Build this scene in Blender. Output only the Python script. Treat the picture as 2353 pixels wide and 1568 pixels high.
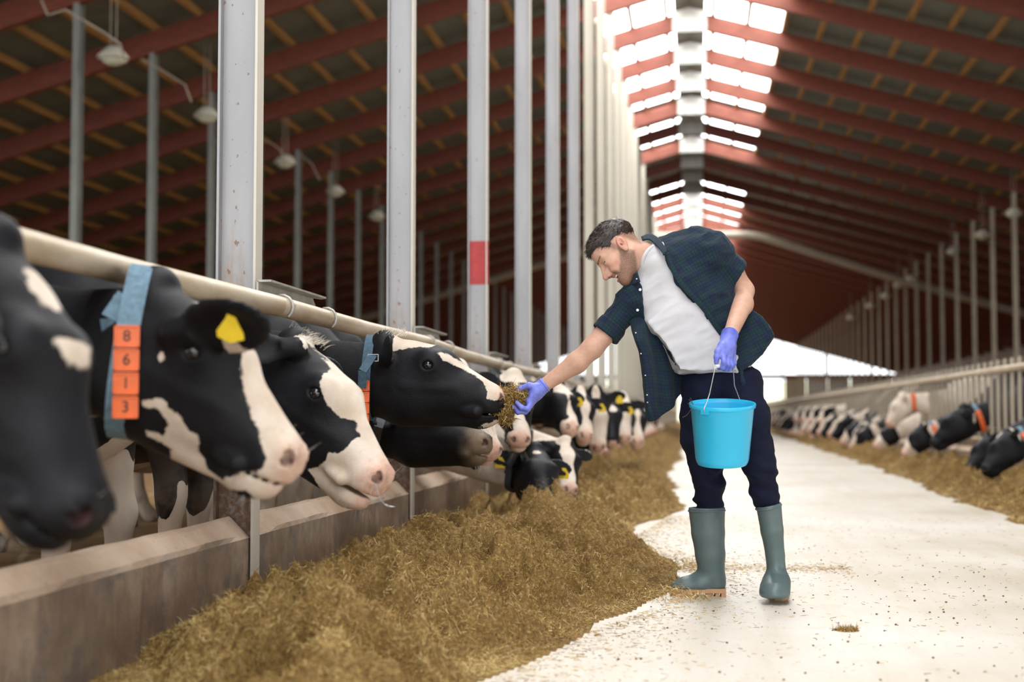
import bpy, bmesh, math, random
import numpy as np
from mathutils import Vector, Matrix
from mathutils.bvhtree import BVHTree

for o in list(bpy.data.objects):
    bpy.data.objects.remove(o)
scene = bpy.context.scene
COL = scene.collection
random.seed(7)
RNG = np.random.default_rng(11)

# ------------------------------------------------------------------ camera
FPX, CX, CY, VPX, VPY, CAMH = 3268., 1176.5, 784., 1600., 955., .77
YAW = math.atan((VPX - CX) / FPX)
PITCH = math.atan((VPY - CY) / FPX * math.cos(YAW))
cf = np.array([-math.sin(YAW) * math.cos(PITCH), math.cos(YAW) * math.cos(PITCH), math.sin(PITCH)])
cr = np.array([math.cos(YAW), math.sin(YAW), 0.])
cu = np.cross(cr, cf)
cam_data = bpy.data.cameras.new('camera')
cam_data.sensor_width = 36.
cam_data.lens = FPX / 2353. * 36.
cam_data.clip_start = .05
cam_data.clip_end = 800
cam_data.dof.use_dof = True
cam_data.dof.focus_distance = 5.95
cam_data.dof.aperture_fstop = 1.8
cam = bpy.data.objects.new('camera', cam_data)
COL.objects.link(cam)
cam.location = (0, 0, CAMH)
cam.rotation_euler = (math.pi / 2 + PITCH, 0, YAW)
scene.camera = cam

# ------------------------------------------------------------------ sky and exposure
world = bpy.data.worlds.new('overcast_sky')
scene.world = world
world.use_nodes = True
wn = world.node_tree.nodes
wn['Background'].inputs[0].default_value = (.93, .97, 1., 1)
wn['Background'].inputs[1].default_value = 2.6
scene.view_settings.view_transform = 'Standard'
scene.view_settings.look = 'None'
scene.view_settings.gamma = 1
scene.view_settings.use_curve_mapping = False
scene.view_settings.exposure = 0.35
scene.cycles.max_bounces = 5
scene.cycles.diffuse_bounces = 3
scene.cycles.glossy_bounces = 2
scene.cycles.volume_bounces = 0
scene.cycles.caustics_reflective = False
scene.cycles.caustics_refractive = False
scene.cycles.transparent_max_bounces = 6
SKYLIGHT_STRENGTH = 8.5
HAZE = .0036

# ------------------------------------------------------------------ helpers
def pt(px, py, Y):
    """point on the cross plane at distance Y along the barn, seen at photo pixel px, py"""
    d = cf + (px - CX) / FPX * cr - (py - CY) / FPX * cu
    return d * (Y / d[1]) + np.array([0, 0, CAMH])

def ptz(px, py, Z):
    d = cf + (px - CX) / FPX * cr - (py - CY) / FPX * cu
    return d * ((Z - CAMH) / d[2]) + np.array([0, 0, CAMH])

def link(o, parent=None):
    COL.objects.link(o)
    if parent is not None:
        o.parent = parent
    return o

def tag(o, label=None, cat=None, group=None, kind=None):
    if label: o['label'] = label
    if cat: o['category'] = cat
    if group: o['group'] = group
    if kind: o['kind'] = kind
    return o

def empty(name, loc=(0, 0, 0), rz=0):
    o = bpy.data.objects.new(name, None)
    o.location = loc
    o.rotation_euler = (0, 0, rz)
    o.empty_display_size = .1
    return link(o)

def fast_mesh(name, v, f, smooth=True, uv=None):
    """v (n,3), f (m,k) with k constant"""
    v = np.asarray(v, np.float32); f = np.asarray(f, np.int32)
    me = bpy.data.meshes.new(name)
    n, k = f.shape
    me.vertices.add(len(v)); me.vertices.foreach_set('co', v.ravel())
    me.loops.add(n * k); me.loops.foreach_set('vertex_index', f.ravel())
    me.polygons.add(n)
    me.polygons.foreach_set('loop_start', np.arange(0, n * k, k, dtype=np.int32))
    me.polygons.foreach_set('loop_total', np.full(n, k, np.int32))
    me.update(calc_edges=True)
    if smooth:
        me.polygons.foreach_set('use_smooth', np.ones(n, bool))
    if uv is not None:
        l = me.uv_layers.new(name='UVMap')
        l.data.foreach_set('uv', np.asarray(uv, np.float32)[f.ravel()].ravel())
    return me

def attr(me, name, val):
    a = me.attributes.new(name, 'FLOAT', 'POINT')
    a.data.foreach_set('value', np.asarray(val, np.float32).ravel())

def mobj(name, me, mat, parent=None):
    o = bpy.data.objects.new(name, me)
    if mat is not None:
        me.materials.append(mat)
    return link(o, parent)

class MB:
    """collects simple solids into one mesh"""
    def __init__(s):
        s.v = []; s.f = []
    def add(s, v, f):
        n = len(s.v)
        s.v += [tuple(p) for p in v]
        s.f += [tuple(i + n for i in q) for q in f]
        return s
    def box(s, c, size, ax=None):
        c = np.array(c, float); h = np.array(size, float) / 2
        A = np.eye(3) if ax is None else np.array(ax, float)
        v = [c + A[0] * h[0] * i + A[1] * h[1] * j + A[2] * h[2] * k for i in (-1, 1) for j in (-1, 1) for k in (-1, 1)]
        return s.add(v, [(0, 1, 3, 2), (4, 6, 7, 5), (0, 4, 5, 1), (2, 3, 7, 6), (0, 2, 6, 4), (1, 5, 7, 3)])
    def bar(s, a, b, w, h, up=(0, 0, 1)):
        a = np.array(a, float); b = np.array(b, float)
        d = b - a; L = np.linalg.norm(d); d /= L
        y = np.cross(up, d); y /= np.linalg.norm(y); z = np.cross(d, y)
        return s.box((a + b) / 2, (L, w, h), [d, y, z])
    def tube(s, pts, r, n=8, cap=True):
        pts = [np.array(p, float) for p in pts]
        m = len(pts)
        rs = r if hasattr(r, '__len__') else [r] * m
        v = []; f = []
        for i, p in enumerate(pts):
            d = pts[min(i + 1, m - 1)] - pts[max(i - 1, 0)]
            d /= np.linalg.norm(d) + 1e-12
            if i == 0:
                up = np.array([0, 0, 1.]) if abs(d[2]) < .9 else np.array([1., 0, 0])
                a = np.cross(up, d); a /= np.linalg.norm(a)
            else:
                a = a - d * (a @ d); a /= np.linalg.norm(a)
            b = np.cross(d, a)
            for k in range(n):
                t = 2 * math.pi * k / n
                v.append(p + rs[i] * (math.cos(t) * a + math.sin(t) * b))
        for i in range(m - 1):
            for k in range(n):
                k2 = (k + 1) % n
                f.append((i * n + k, i * n + k2, (i + 1) * n + k2, (i + 1) * n + k))
        if cap:
            f.append(tuple(range(n - 1, -1, -1))); f.append(tuple((m - 1) * n + k for k in range(n)))
        return s.add(v, f)
    def prism(s, poly, z0, z1, o=(0, 0, 0), ax=None):
        """polygon (u,v) extruded along w"""
        A = np.eye(3) if ax is None else np.array(ax, float)
        o = np.array(o, float); n = len(poly)
        v = [o + A[0] * p[0] + A[1] * p[1] + A[2] * z for z in (z0, z1) for p in poly]
        f = [tuple(range(n - 1, -1, -1)), tuple(range(n, 2 * n))]
        f += [(i, (i + 1) % n, n + (i + 1) % n, n + i) for i in range(n)]
        return s.add(v, f)
    def lathe(s, prof, o=(0, 0, 0), ax=None, n=24, cap=(True, True)):
        A = np.eye(3) if ax is None else np.array(ax, float)
        o = np.array(o, float)
        v = []; f = []
        for r, z in prof:
            for k in range(n):
                t = 2 * math.pi * k / n
                v.append(o + A[0] * r * math.cos(t) + A[1] * r * math.sin(t) + A[2] * z)
        m = len(prof)
        for i in range(m - 1):
            for k in range(n):
                k2 = (k + 1) % n
                f.append((i * n + k, i * n + k2, (i + 1) * n + k2, (i + 1) * n + k))
        if cap[0]: f.append(tuple(range(n - 1, -1, -1)))
        if cap[1]: f.append(tuple((m - 1) * n + k for k in range(n)))
        return s.add(v, f)
    def mesh(s, name, smooth=False):
        me = bpy.data.meshes.new(name)
        me.from_pydata(s.v, [], s.f); me.update()
        if smooth:
            me.polygons.foreach_set('use_smooth', np.ones(len(s.f), bool))
            try: me.set_sharp_from_angle(angle=math.radians(40))
            except Exception: pass
        return me
    def build(s, name, mat, parent=None, smooth=False):
        return mobj(name, s.mesh(name, smooth), mat, parent)

# value noise -------------------------------------------------------
def _hash(ix, iy, iz, seed):
    h = (ix.astype(np.int64) * 374761393 + iy.astype(np.int64) * 668265263 + iz.astype(np.int64) * 1274126177 + seed * 974711) & 0x7fffffff
    h = (h ^ (h >> 13)) * 1274126177 & 0x7fffffff
    h = (h ^ (h >> 16)) * 1103515245 & 0x7fffffff
    return ((h >> 7) & 0xffff) / 65535. * 2 - 1

def vnoise(x, y, z=0., seed=0):
    x, y, z = np.broadcast_arrays(np.asarray(x, float), np.asarray(y, float), np.asarray(z, float))
    ix, iy, iz = np.floor(x), np.floor(y), np.floor(z)
    fx, fy, fz = x - ix, y - iy, z - iz
    fx, fy, fz = [t * t * (3 - 2 * t) for t in (fx, fy, fz)]
    r = 0
    for a in (0, 1):
        for b in (0, 1):
            for c in (0, 1):
                w = (fx if a else 1 - fx) * (fy if b else 1 - fy) * (fz if c else 1 - fz)
                r = r + w * _hash(ix + a, iy + b, iz + c, seed)
    return r

def fbm(x, y, z=0., seed=0, oct=4, gain=.5):
    r = 0; a = 1.; s = 1.
    for i in range(oct):
        r = r + a * vnoise(np.asarray(x) * s, np.asarray(y) * s, np.asarray(z) * s, seed + i * 17)
        a *= gain; s *= 2.03
    return r

# materials ----------------------------------------------------------
class NT:
    def __init__(s, name):
        s.m = bpy.data.materials.new(name); s.m.use_nodes = True
        s.t = s.m.node_tree; s.n = s.t.nodes
        s.b = s.n['Principled BSDF']; s.out = s.n['Material Output']
    def node(s, typ, **kw):
        n = s.n.new(typ)
        for k, v in kw.items():
            if k.startswith('_'): setattr(n, k[1:], v)
        return n
    def con(s, a, b): s.t.links.new(a, b)
    def set(s, sock, v):
        if isinstance(v, bpy.types.NodeSocket): s.con(v, sock)
        elif isinstance(v, (tuple, list)) and len(v) == 3 and sock.type == 'RGBA': sock.default_value = (*v, 1)
        else: sock.default_value = v
    def coord(s, kind='Object', scale=(1, 1, 1)):
        tc = s.n.new('ShaderNodeTexCoord'); mp = s.n.new('ShaderNodeMapping')
        mp.inputs['Scale'].default_value = scale
        s.con(tc.outputs[kind], mp.inputs['Vector'])
        return mp.outputs[0]
    def noise(s, vec, scale, detail=3, rough=.55, dist=0):
        n = s.n.new('ShaderNodeTexNoise')
        if vec is not None: s.con(vec, n.inputs['Vector'])
        n.inputs['Scale'].default_value = scale; n.inputs['Detail'].default_value = detail
        n.inputs['Roughness'].default_value = rough; n.inputs['Distortion'].default_value = dist
        return n.outputs['Fac']
    def ramp(s, fac, stops, interp='LINEAR'):
        r = s.n.new('ShaderNodeValToRGB'); r.color_ramp.interpolation = interp
        e = r.color_ramp.elements
        while len(e) < len(stops): e.new(.5)
        for el, (p, c) in zip(e, stops):
            el.position = p; el.color = (*c, 1) if len(c) == 3 else c
        s.set(r.inputs[0], fac)
        return r.outputs[0]
    def mix(s, fac, a, b, mode='MIX'):
        n = s.n.new('ShaderNodeMix'); n.data_type = 'RGBA'; n.blend_type = mode
        s.set(n.inputs[0], fac); s.set(n.inputs[6], a); s.set(n.inputs[7], b)
        return n.outputs[2]
    def math(s, op, a, b=0., clamp=False):
        n = s.n.new('ShaderNodeMath'); n.operation = op; n.use_clamp = clamp
        s.set(n.inputs[0], a); s.set(n.inputs[1], b)
        return n.outputs[0]
    def at(s, name):
        n = s.n.new('ShaderNodeAttribute'); n.attribute_name = name
        return n.outputs['Fac']
    def smooth(s, x, lo, hi):
        n = s.n.new('ShaderNodeMapRange'); n.interpolation_type = 'SMOOTHSTEP'
        s.set(n.inputs[0], x); n.inputs[1].default_value = lo; n.inputs[2].default_value = hi
        return n.outputs[0]
    def bump(s, h, strength=.3, dist=.01):
        n = s.n.new('ShaderNodeBump'); n.inputs['Strength'].default_value = strength; n.inputs['Distance'].default_value = dist
        s.con(h, n.inputs['Height']); s.con(n.outputs[0], s.b.inputs['Normal'])
    def base(s, col=None, rough=None, metal=None, spec=None):
        if col is not None: s.set(s.b.inputs['Base Color'], col)
        if rough is not None: s.set(s.b.inputs['Roughness'], rough)
        if metal is not None: s.set(s.b.inputs['Metallic'], metal)
        if spec is not None: s.set(s.b.inputs['Specular IOR Level'], spec)
        return s

M = {}
def simple(name, col, rough=.6, metal=0., var=.12, scale=8., coord='Object', spec=None, stretch=(1, 1, 1), bump=0, emis=None):
    t = NT(name)
    v = t.coord(coord, stretch)
    n = t.noise(v, scale, 4)
    a = tuple(max(0, c * (1 - var)) for c in col); b = tuple(min(1, c * (1 + var)) for c in col)
    t.base(t.ramp(n, [(.3, a), (.7, b)]), rough, metal, spec)
    if bump: t.bump(n, bump, .004)
    M[name] = t.m
    return t.m

def make_materials():
    # concrete alley floor
    t = NT('alley_concrete'); v = t.coord('Object')
    n1 = t.noise(v, .55, 5, .6); n2 = t.noise(v, 6., 5, .65); n3 = t.noise(v, 60., 3, .6)
    v2 = t.coord('Object', (3., .35, 1)); n4 = t.noise(v2, 2.2, 5, .65)
    c = t.ramp(n1, [(.3, (.57, .50, .40)), (.55, (.69, .64, .56)), (.75, (.74, .71, .655))])
    c = t.mix(t.ramp(n4, [(.47, (0, 0, 0)), (.72, (.35, .35, .35))]), c, (.50, .40, .26))
    c = t.mix(t.ramp(n2, [(.56, (0, 0, 0)), (.75, (.35, .35, .35))]), c, (.48, .38, .26))
    c = t.mix(t.ramp(n3, [(.60, (0, 0, 0)), (.72, (.5, .5, .5))]), c, (.38, .29, .19))
    t.base(c, t.ramp(n1, [(.3, (.42,) * 3), (.7, (.55,) * 3)]), 0, .35); t.bump(n3, .12, .004); M['alley'] = t.m
    # cow alley floor
    t = NT('dung_floor'); v = t.coord('Object')
    n1 = t.noise(v, 1.3, 5, .6); n2 = t.noise(v, 9, 4)
    c = t.ramp(n1, [(.3, (.17, .095, .035)), (.6, (.36, .21, .085)), (.8, (.50, .34, .17))])
    t.base(t.mix(t.ramp(n2, [(.5, (0, 0, 0)), (.7, (.6,) * 3)]), c, (.36, .25, .13)), .7); t.bump(n2, .4, .02); M['dung'] = t.m
    # feed wall concrete
    t = NT('curb_concrete'); v = t.coord('Object'); vs = t.coord('Object', (1, 1.2, .35))
    n1 = t.noise(v, 2.6, 5, .62); n2 = t.noise(v, 45, 4, .6); n3 = t.noise(vs, 9, 4, .6)
    c = t.ramp(n1, [(.3, (.18, .13, .095)), (.52, (.33, .235, .165)), (.75, (.47, .365, .28))])
    n4 = t.noise(v, 5.5, 5, .65)
    c = t.mix(t.ramp(n4, [(.48, (0, 0, 0)), (.64, (.75,) * 3)]), c, (.175, .155, .14))
    c = t.mix(t.ramp(n3, [(.5, (0, 0, 0)), (.68, (.6,) * 3)]), c, (.16, .115, .085))
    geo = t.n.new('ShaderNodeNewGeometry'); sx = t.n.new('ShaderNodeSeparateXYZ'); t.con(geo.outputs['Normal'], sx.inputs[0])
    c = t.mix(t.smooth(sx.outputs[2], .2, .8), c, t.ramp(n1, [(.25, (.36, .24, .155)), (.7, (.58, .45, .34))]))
    c = t.mix(t.ramp(n2, [(.62, (0, 0, 0)), (.75, (.5,) * 3)]), c, (.13, .09, .06))
    t.base(c, .75, 0, .3); t.bump(n2, .35, .006); M['curb'] = t.m
    # galvanised post
    t = NT('galvanised_steel'); v = t.coord('Object'); vz = t.coord('Object', (1, 1, .25))
    vo = t.n.new('ShaderNodeTexVoronoi'); t.con(v, vo.inputs['Vector']); vo.inputs['Scale'].default_value = 38
    n1 = t.noise(vz, 3., 4); n2 = t.noise(v, 30, 4, .7); n3 = t.noise(vz, 14, 4, .7)
    c = t.ramp(n1, [(.3, (.35, .345, .35)), (.7, (.47, .465, .475))])
    c = t.mix(t.math('MULTIPLY', vo.outputs['Distance'], 10., True), t.mix(.12, c, (.7, .7, .72)), c)
    sz = t.n.new('ShaderNodeSeparateXYZ'); tc = t.n.new('ShaderNodeTexCoord'); t.con(tc.outputs['Object'], sz.inputs[0])
    low = t.math('SUBTRACT', 1., t.smooth(sz.outputs[2], .9, 1.85))
    st = t.math('MULTIPLY', t.smooth(n3, .42, .66), low, True)
    c = t.mix(t.math('MULTIPLY', st, .85), c, (.36, .22, .12))
    c = t.mix(t.ramp(t.noise(t.coord('Object', (1, 1, .6)), 42, 3, .6), [(.665, (0, 0, 0)), (.70, (.8,) * 3)]), c, (.24, .12, .06))
    dirt = t.math('SUBTRACT', 1., t.smooth(sz.outputs[2], .52, .78))
    c = t.mix(t.math('MULTIPLY', dirt, t.smooth(n2, .15, .6), True), c, (.17, .10, .06))
    t.base(c, .48, .35, .5); t.bump(n2, .08, .003); M['galv'] = t.m
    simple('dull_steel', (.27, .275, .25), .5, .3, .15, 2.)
    simple('lit_flange_zinc', (.66, .61, .52), .5, .1, .08, 6., stretch=(1, 1, .2))  # alley-side post flange: light falling on it is put into the colour
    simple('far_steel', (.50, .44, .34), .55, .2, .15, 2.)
    simple('haze_lit_steel', (.62, .58, .48), .5, .1, .12, .3)  # far left posts: same steel, with haze brightness painted into its colour
    simple('weathered_steel', (.46, .44, .40), .5, .4, .25, 14., stretch=(1, 1, .3))
    t = NT('cream_pipe'); v = t.coord('Object', (1, .3, 1)); n1 = t.noise(v, 9, 5, .65); n2 = t.noise(v, 40, 3)
    c = t.ramp(n1, [(.3, (.42, .31, .19)), (.5, (.56, .46, .33)), (.7, (.66, .58, .46))])
    c = t.mix(t.ramp(n2, [(.66, (0, 0, 0)), (.74, (.7,) * 3)]), c, (.26, .14, .07))
    t.base(c, .42, .15); M['pipe'] = t.m
    simple('red_timber', (.185, .048, .027), .55, 0, .22, 5., stretch=(1, 1, 6), spec=.4)
    simple('yellow_timber', (.44, .24, .08), .6, 0, .25, 6., stretch=(4, .3, 4))
    simple('grey_sheet', (.17, .18, .15), .5, .3, .12, 3.)
    simple('red_paint', (.46, .045, .045), .5, .1, .15, 20)
    simple('gusset_plate', (.56, .57, .54), .5, .2, .15, 4)
    simple('side_curtain', (.22, .15, .11), .7, 0, .2, 1.2)
    simple('end_panel', (.42, .36, .28), .7, 0, .1, 1.)
    simple('pale_blue_glass', (.62, .72, .80), .25, 0, .08, .5)
    simple('cream_conduit', (.42, .36, .28), .5, .1, .1, 2)
    simple('lamp_shell', (.66, .66, .55), .45, 0, .1, 6)
    simple('lamp_lens', (.60, .62, .48), .2, 0, .1, 9)
    t = NT('skylight_pane'); v = t.coord('Object'); n = t.noise(v, 2., 2)
    em = t.n.new('ShaderNodeEmission'); em.inputs[1].default_value = SKYLIGHT_STRENGTH
    t.con(t.ramp(n, [(.2, (.96, .98, 1.)), (.8, (1., 1., 1.))]), em.inputs[0])
    t.con(em.outputs[0], t.out.inputs[0]); M['skypane'] = t.m
    # feed
    t = NT('silage'); v = t.coord('Object'); n1 = t.noise(v, 3, 4); n2 = t.noise(v, 70, 4, .7); n3 = t.noise(v, 14, 3)
    c = t.ramp(n1, [(.3, (.22, .125, .036)), (.7, (.36, .225, .072))])
    c = t.mix(t.ramp(n2, [(.35, (.75,) * 3), (.6, (0, 0, 0))]), c, (.10, .055, .018))
    c = t.mix(t.ramp(n2, [(.55, (0, 0, 0)), (.72, (.8,) * 3)]), c, (.52, .37, .15))
    t.base(c, .8, 0, .2); t.bump(n2, .8, .02); M['silage'] = t.m
    t = NT('straw'); a = t.at('tone')
    c = t.ramp(a, [(0., (.09, .045, .012)), (.3, (.25, .142, .036)), (.65, (.48, .31, .09)), (1., (.78, .60, .27))])
    t.base(c, .55, 0, .4); M['straw'] = t.m
    # outside
    simple('field_grass', (.70, .66, .40), .8, 0, .2, .2)
    simple('tree_line', (.25, .36, .36), .8, 0, .2, .3)
make_materials()
# ------------------------------------------------------------------ building shell
S, Y0 = 3.08, 5.37
RX, RTOP, RSL = -.10, 10.22, .285            # ridge position, rafter top at ridge, roof slope
EAVE, YEND, YSTART = 18.5, Y0 + 42 * S, Y0 - 5 * S
def ztop(x): return RTOP - RSL * abs(x - RX)
def ST(o): o['kind'] = 'structure'; return o

# floors
def plane(name, x0, x1, y0, y1, z, mat):
    return ST(mobj(name, fast_mesh(name, [(x0, y0, z), (x1, y0, z), (x1, y1, z), (x0, y1, z)], [(0, 1, 2, 3)], False), mat))
plane('floor', -1.84, 3.70, YSTART, YEND + 1, 0, M['alley'])
plane('floor', -EAVE, -1.84, YSTART, YEND, -.005, M['dung'])
plane('floor', 3.70, EAVE, YSTART, YEND, -.005, M['dung'])

# feed wall: precast panels slotted between the posts
def curb_panel_mesh(x_out, x_in, seed):
    """front face at x_out (alley side), back at x_in, chamfered top"""
    d = 1 if x_out > x_in else -1
    prof = [(x_out, 0), (x_out, .10), (x_out, .20), (x_out, .296), (x_out - d * .012, .312), (x_out - d * .06, .358), (x_out - d * .08, .367), (x_in + d * .03, .372), (x_in, .35), (x_in, .2), (x_in, 0)]
    ny = 26; L = S - .03
    ys = np.linspace(-L / 2, L / 2, ny)
    v = []; f = []
    k = len(prof)
    for y in ys:
        for i, (x, z) in enumerate(prof):
            w = .004 * float(fbm(y * 4 + seed * 9, i * .7, 0, 3, 3)) if 2 <= i <= 8 else .0015 * float(vnoise(y * 6, i, seed))
            v.append((x + w * d, y, max(0, z + (w * 1.2 if 3 < i < 9 else 0))))
    for j in range(ny - 1):
        for i in range(k - 1):
            q = (j * k + i, j * k + i + 1, (j + 1) * k + i + 1, (j + 1) * k + i)
            f.append(q if d > 0 else q[::-1])
    me = bpy.data.meshes.new('panel')
    f += [tuple(range(k)), tuple(range((ny - 1) * k, ny * k))[::-1]]
    me.from_pydata(v, [], f); me.update()
    return me
wl = ST(empty('wall_left'))
wr = ST(empty('wall_right'))
pm = [curb_panel_mesh(-1.715, -1.835, i) for i in range(4)]
pr = [curb_panel_mesh(3.50, 3.64, i + 5) for i in range(2)]
for k in range(-3, 42):
    o = mobj('panel', pm[k % 4], M['curb'] if not pm[k % 4].materials else None, wl); o.location = (0, Y0 + (k + .5) * S, 0)
    if k >= -2:
        o = mobj('panel', pr[k % 2], M['curb'] if not pr[k % 2].materials else None, wr); o.location = (0, Y0 + (k + .5) * S, 0)

# steel H posts
def post_mesh(h, dep=.16, wid=.085, tw=.007, tf=.010):
    """H section: web across the barn, flanges facing the alley"""
    m = MB()
    m.box((0, 0, h / 2), (dep - 2 * tf, tw, h))
    for sx in (-1, 1):
        m.box((sx * (dep / 2 - tf / 2), 0, h / 2), (tf, wid, h))
    return m.mesh('steel_post')
XP = -1.775
pme = post_mesh(ztop(XP) - .40); pme.materials.append(M['galv']); pme.materials.append(M['lit_flange_zinc'])
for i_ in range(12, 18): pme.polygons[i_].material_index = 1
pmf = post_mesh(ztop(XP) - .40); pmf.materials.append(M['haze_lit_steel'])
names = ['nearest tall galvanised H post rising from the feed wall', 'second tall galvanised post along the left feed wall, behind the feeding cow',
         'galvanised post with a red painted band above the pipe', 'plain galvanised post just past the red banded one', 'fifth galvanised post along the left feed wall',
         'sixth galvanised post along the left feed wall, narrow in the view']
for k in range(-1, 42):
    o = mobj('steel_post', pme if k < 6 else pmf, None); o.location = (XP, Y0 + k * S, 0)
    if 0 <= k < 6: tag(o, names[k], 'post', 'steel posts along the left feed wall')
    elif k < 0: tag(o, 'galvanised post of the left feed wall beside the camera', 'post', 'steel posts along the left feed wall')
    else: tag(o, 'distant galvanised post of the dense left feed wall row', 'post', 'far steel posts along the left feed wall')
    if k == 2:
        b = MB().box((0, -.0045, 2.02), (.138, .004, .36)); b.build('paint_band', M['red_paint'], o)
        o2 = MB().box((.0815, 0, 2.02), (.003, .084, .36)); o2.build('paint_band', M['red_paint'], o)
for sx, X, lab in ((-1, -9.48, 'left'), (1, 9.13, 'right')):
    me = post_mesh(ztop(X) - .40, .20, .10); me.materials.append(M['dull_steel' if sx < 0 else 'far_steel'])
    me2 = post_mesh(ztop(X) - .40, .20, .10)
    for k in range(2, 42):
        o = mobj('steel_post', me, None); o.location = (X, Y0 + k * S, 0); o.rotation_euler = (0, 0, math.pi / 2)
        if lab == 'left' and 4 < k < 13:
            nm = ['first', 'second', 'third', 'fourth', 'fifth', 'sixth', 'seventh', 'eighth'][k - 5]
            tag(o, '%s dull steel post in view of the inner row behind the left cows' % nm, 'post', 'inner row posts on the left')
        else:
            tag(o, 'dull steel post of the row standing behind the %s cows' % lab, 'post', 'inner row posts on the %s' % lab)

# roof ---------------------------------------------------------------
ceil = ST(empty('ceiling'))
tsl = math.atan(RSL)
SKYBAYS = set(range(-5, 42)) - {12, 14, 15, 16}
def sheet(name, x0, x1, y0, y1, dz=.15, corr=True):
    """corrugated roof sheet between two x positions"""
    n = int((y1 - y0) / .05) if corr else 2
    ys = np.linspace(y0, y1, n)
    wob = .012 * np.where((np.arange(n) // 2) % 2 == 0, 1, -1) if corr else np.zeros(n)
    v = np.zeros((n, 2, 3))
    for j, x in enumerate((x0, x1)):
        v[:, j, 0] = x; v[:, j, 1] = ys; v[:, j, 2] = ztop(x) + dz + wob
    i = np.arange(n - 1) * 2
    f = np.stack([i, i + 1, i + 3, i + 2], 1)
    return fast_mesh(name, v.reshape(-1, 3), f, False)
SKX = 2.15
for sx in (-1, 1):
    mobj('roof_sheet', sheet('roof_sheet', RX + sx * SKX, sx * EAVE, YSTART, YEND), M['grey_sheet'], ceil)
# rafters with a steel plate at the ridge
for k in range(-5, 43):
    y = Y0 + k * S
    for sx in (-1, 1):
        xe = sx * EAVE
        m = MB()
        a = np.array([RX, 0, ztop(RX)]); b = np.array([xe, 0, ztop(xe)])
        d = (b - a) / np.linalg.norm(b - a); nrm = np.array([-d[2], 0, d[0]]) * (1 if sx > 0 else -1)
        nrm = nrm if nrm[2] > 0 else -nrm
        c0 = a - nrm * .19; c1 = b - nrm * .19
        m.bar(c0, c1, .14, .38, (0, 1, 0) if False else nrm)
        o = m.build('rafter', M['red_timber'], ceil); o.location = (0, y, 0)
    g = MB(); zt = RTOP - .02
    g.prism([(-.40, -.50), (.40, -.50), (.40, -.02 - .40 * RSL + .1), (0, .06), (-.40, -.02 - .40 * RSL + .1)], -.012, .012, (RX, 0, zt), [(1, 0, 0), (0, 0, 1), (0, -1, 0)])
    o = g.build('ridge_plate', M['gusset_plate'], ceil); o.location = (0, y - .09, 0)
# purlins: long timbers lying on the rafters
npur = int((EAVE - .5) / .8)
for sx in (-1, 1):
    for i in range(npur + 1):
        x = RX + sx * (.55 + i * .8)
        if abs(x) > EAVE - .1: continue
        b = MB().bar((x, YSTART, ztop(x) + .065), (x, YEND, ztop(x) + .065), .10, .13)
        b.build('purlin', M['yellow_timber'], ceil)
# ridge cap and translucent ridge panes
xs = [.36, .55, 1.35, 2.15]
for k in range(-5, 42):
    ya, yb = Y0 + k * S + .02, Y0 + (k + 1) * S - .02
    for sx in (-1, 1):
        if k in SKYBAYS:
            for a, b in zip(xs[:-1], xs[1:]):
                xa, xb = RX + sx * a, RX + sx * b
                v = [(xa, ya, ztop(xa) + .15), (xb, ya, ztop(xb) + .15), (xb, yb, ztop(xb) + .15), (xa, yb, ztop(xa) + .15)]
                mobj('skylight_pane', fast_mesh('skylight_pane', v, [(0, 1, 2, 3)], False), M['skypane'], ceil)
        else:
            mobj('roof_sheet', sheet('roof_sheet', RX + sx * .12, RX + sx * SKX, ya - .02, yb + .02), M['grey_sheet'], ceil)
MB().prism([(-.38, -.10), (0, .01), (.38, -.10), (.38, -.07), (0, .04), (-.38, -.07)], YSTART, YEND, (RX, 0, RTOP + .15), [(1, 0, 0), (0, 0, 1), (0, 1, 0)]).build('ridge_cap', M['grey_sheet'], ceil)

# side curtains below the eaves
for sx, nm in ((-1, 'wall_side_left'), (1, 'wall_side_right')):
    m = MB(); m.box((sx * (EAVE - .15), (16 + YEND) / 2, 2.5), (.06, YEND - 16, 5.0)); ST(m.build(nm, M['side_curtain']))

# far gable end: open above, brown lower wall with pale openings
ge = ST(empty('wall_end'))
YE = YEND + .3
def epanel(x0, x1, z0, z1, mat, name='panel', t=.1):
    return MB().box(((x0 + x1) / 2, YE, (z0 + z1) / 2), (x1 - x0, t, z1 - z0)).build(name, mat, ge)
for x0 in np.arange(8.2, EAVE, 2.0): epanel(x0, min(x0 + 1.9, EAVE), 0, 4.1, M['end_panel'])
for x0 in np.arange(-EAVE, -8.8, 2.0): epanel(x0, x0 + 1.9, 0, 4.1, M['end_panel'])
epanel(-EAVE, EAVE, 4.1, 4.55, M['red_timber'], 'beam', .2)
for x0 in (10.2, 12.2, 14.2): epanel(x0, x0 + 1.6, 2.9, 3.8, M['pale_blue_glass'], 'window_pane', .14)
for x in np.arange(-16, 17, 4.): epanel(x - .06, x + .06, 0, ztop(x), M['far_steel'], 'mullion', .14)

# outside ground and trees beyond the far end
v = [(-60, YEND, -.02), (60, YEND, -.02), (60, YEND + 14, 0.), (-60, YEND + 14, 0.), (60, YEND + 90, 6.), (-60, YEND + 90, 6.)]
ST(mobj('ground', fast_mesh('ground', v, [(0, 1, 2, 3), (3, 2, 4, 5)], False), M['field_grass']))

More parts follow.
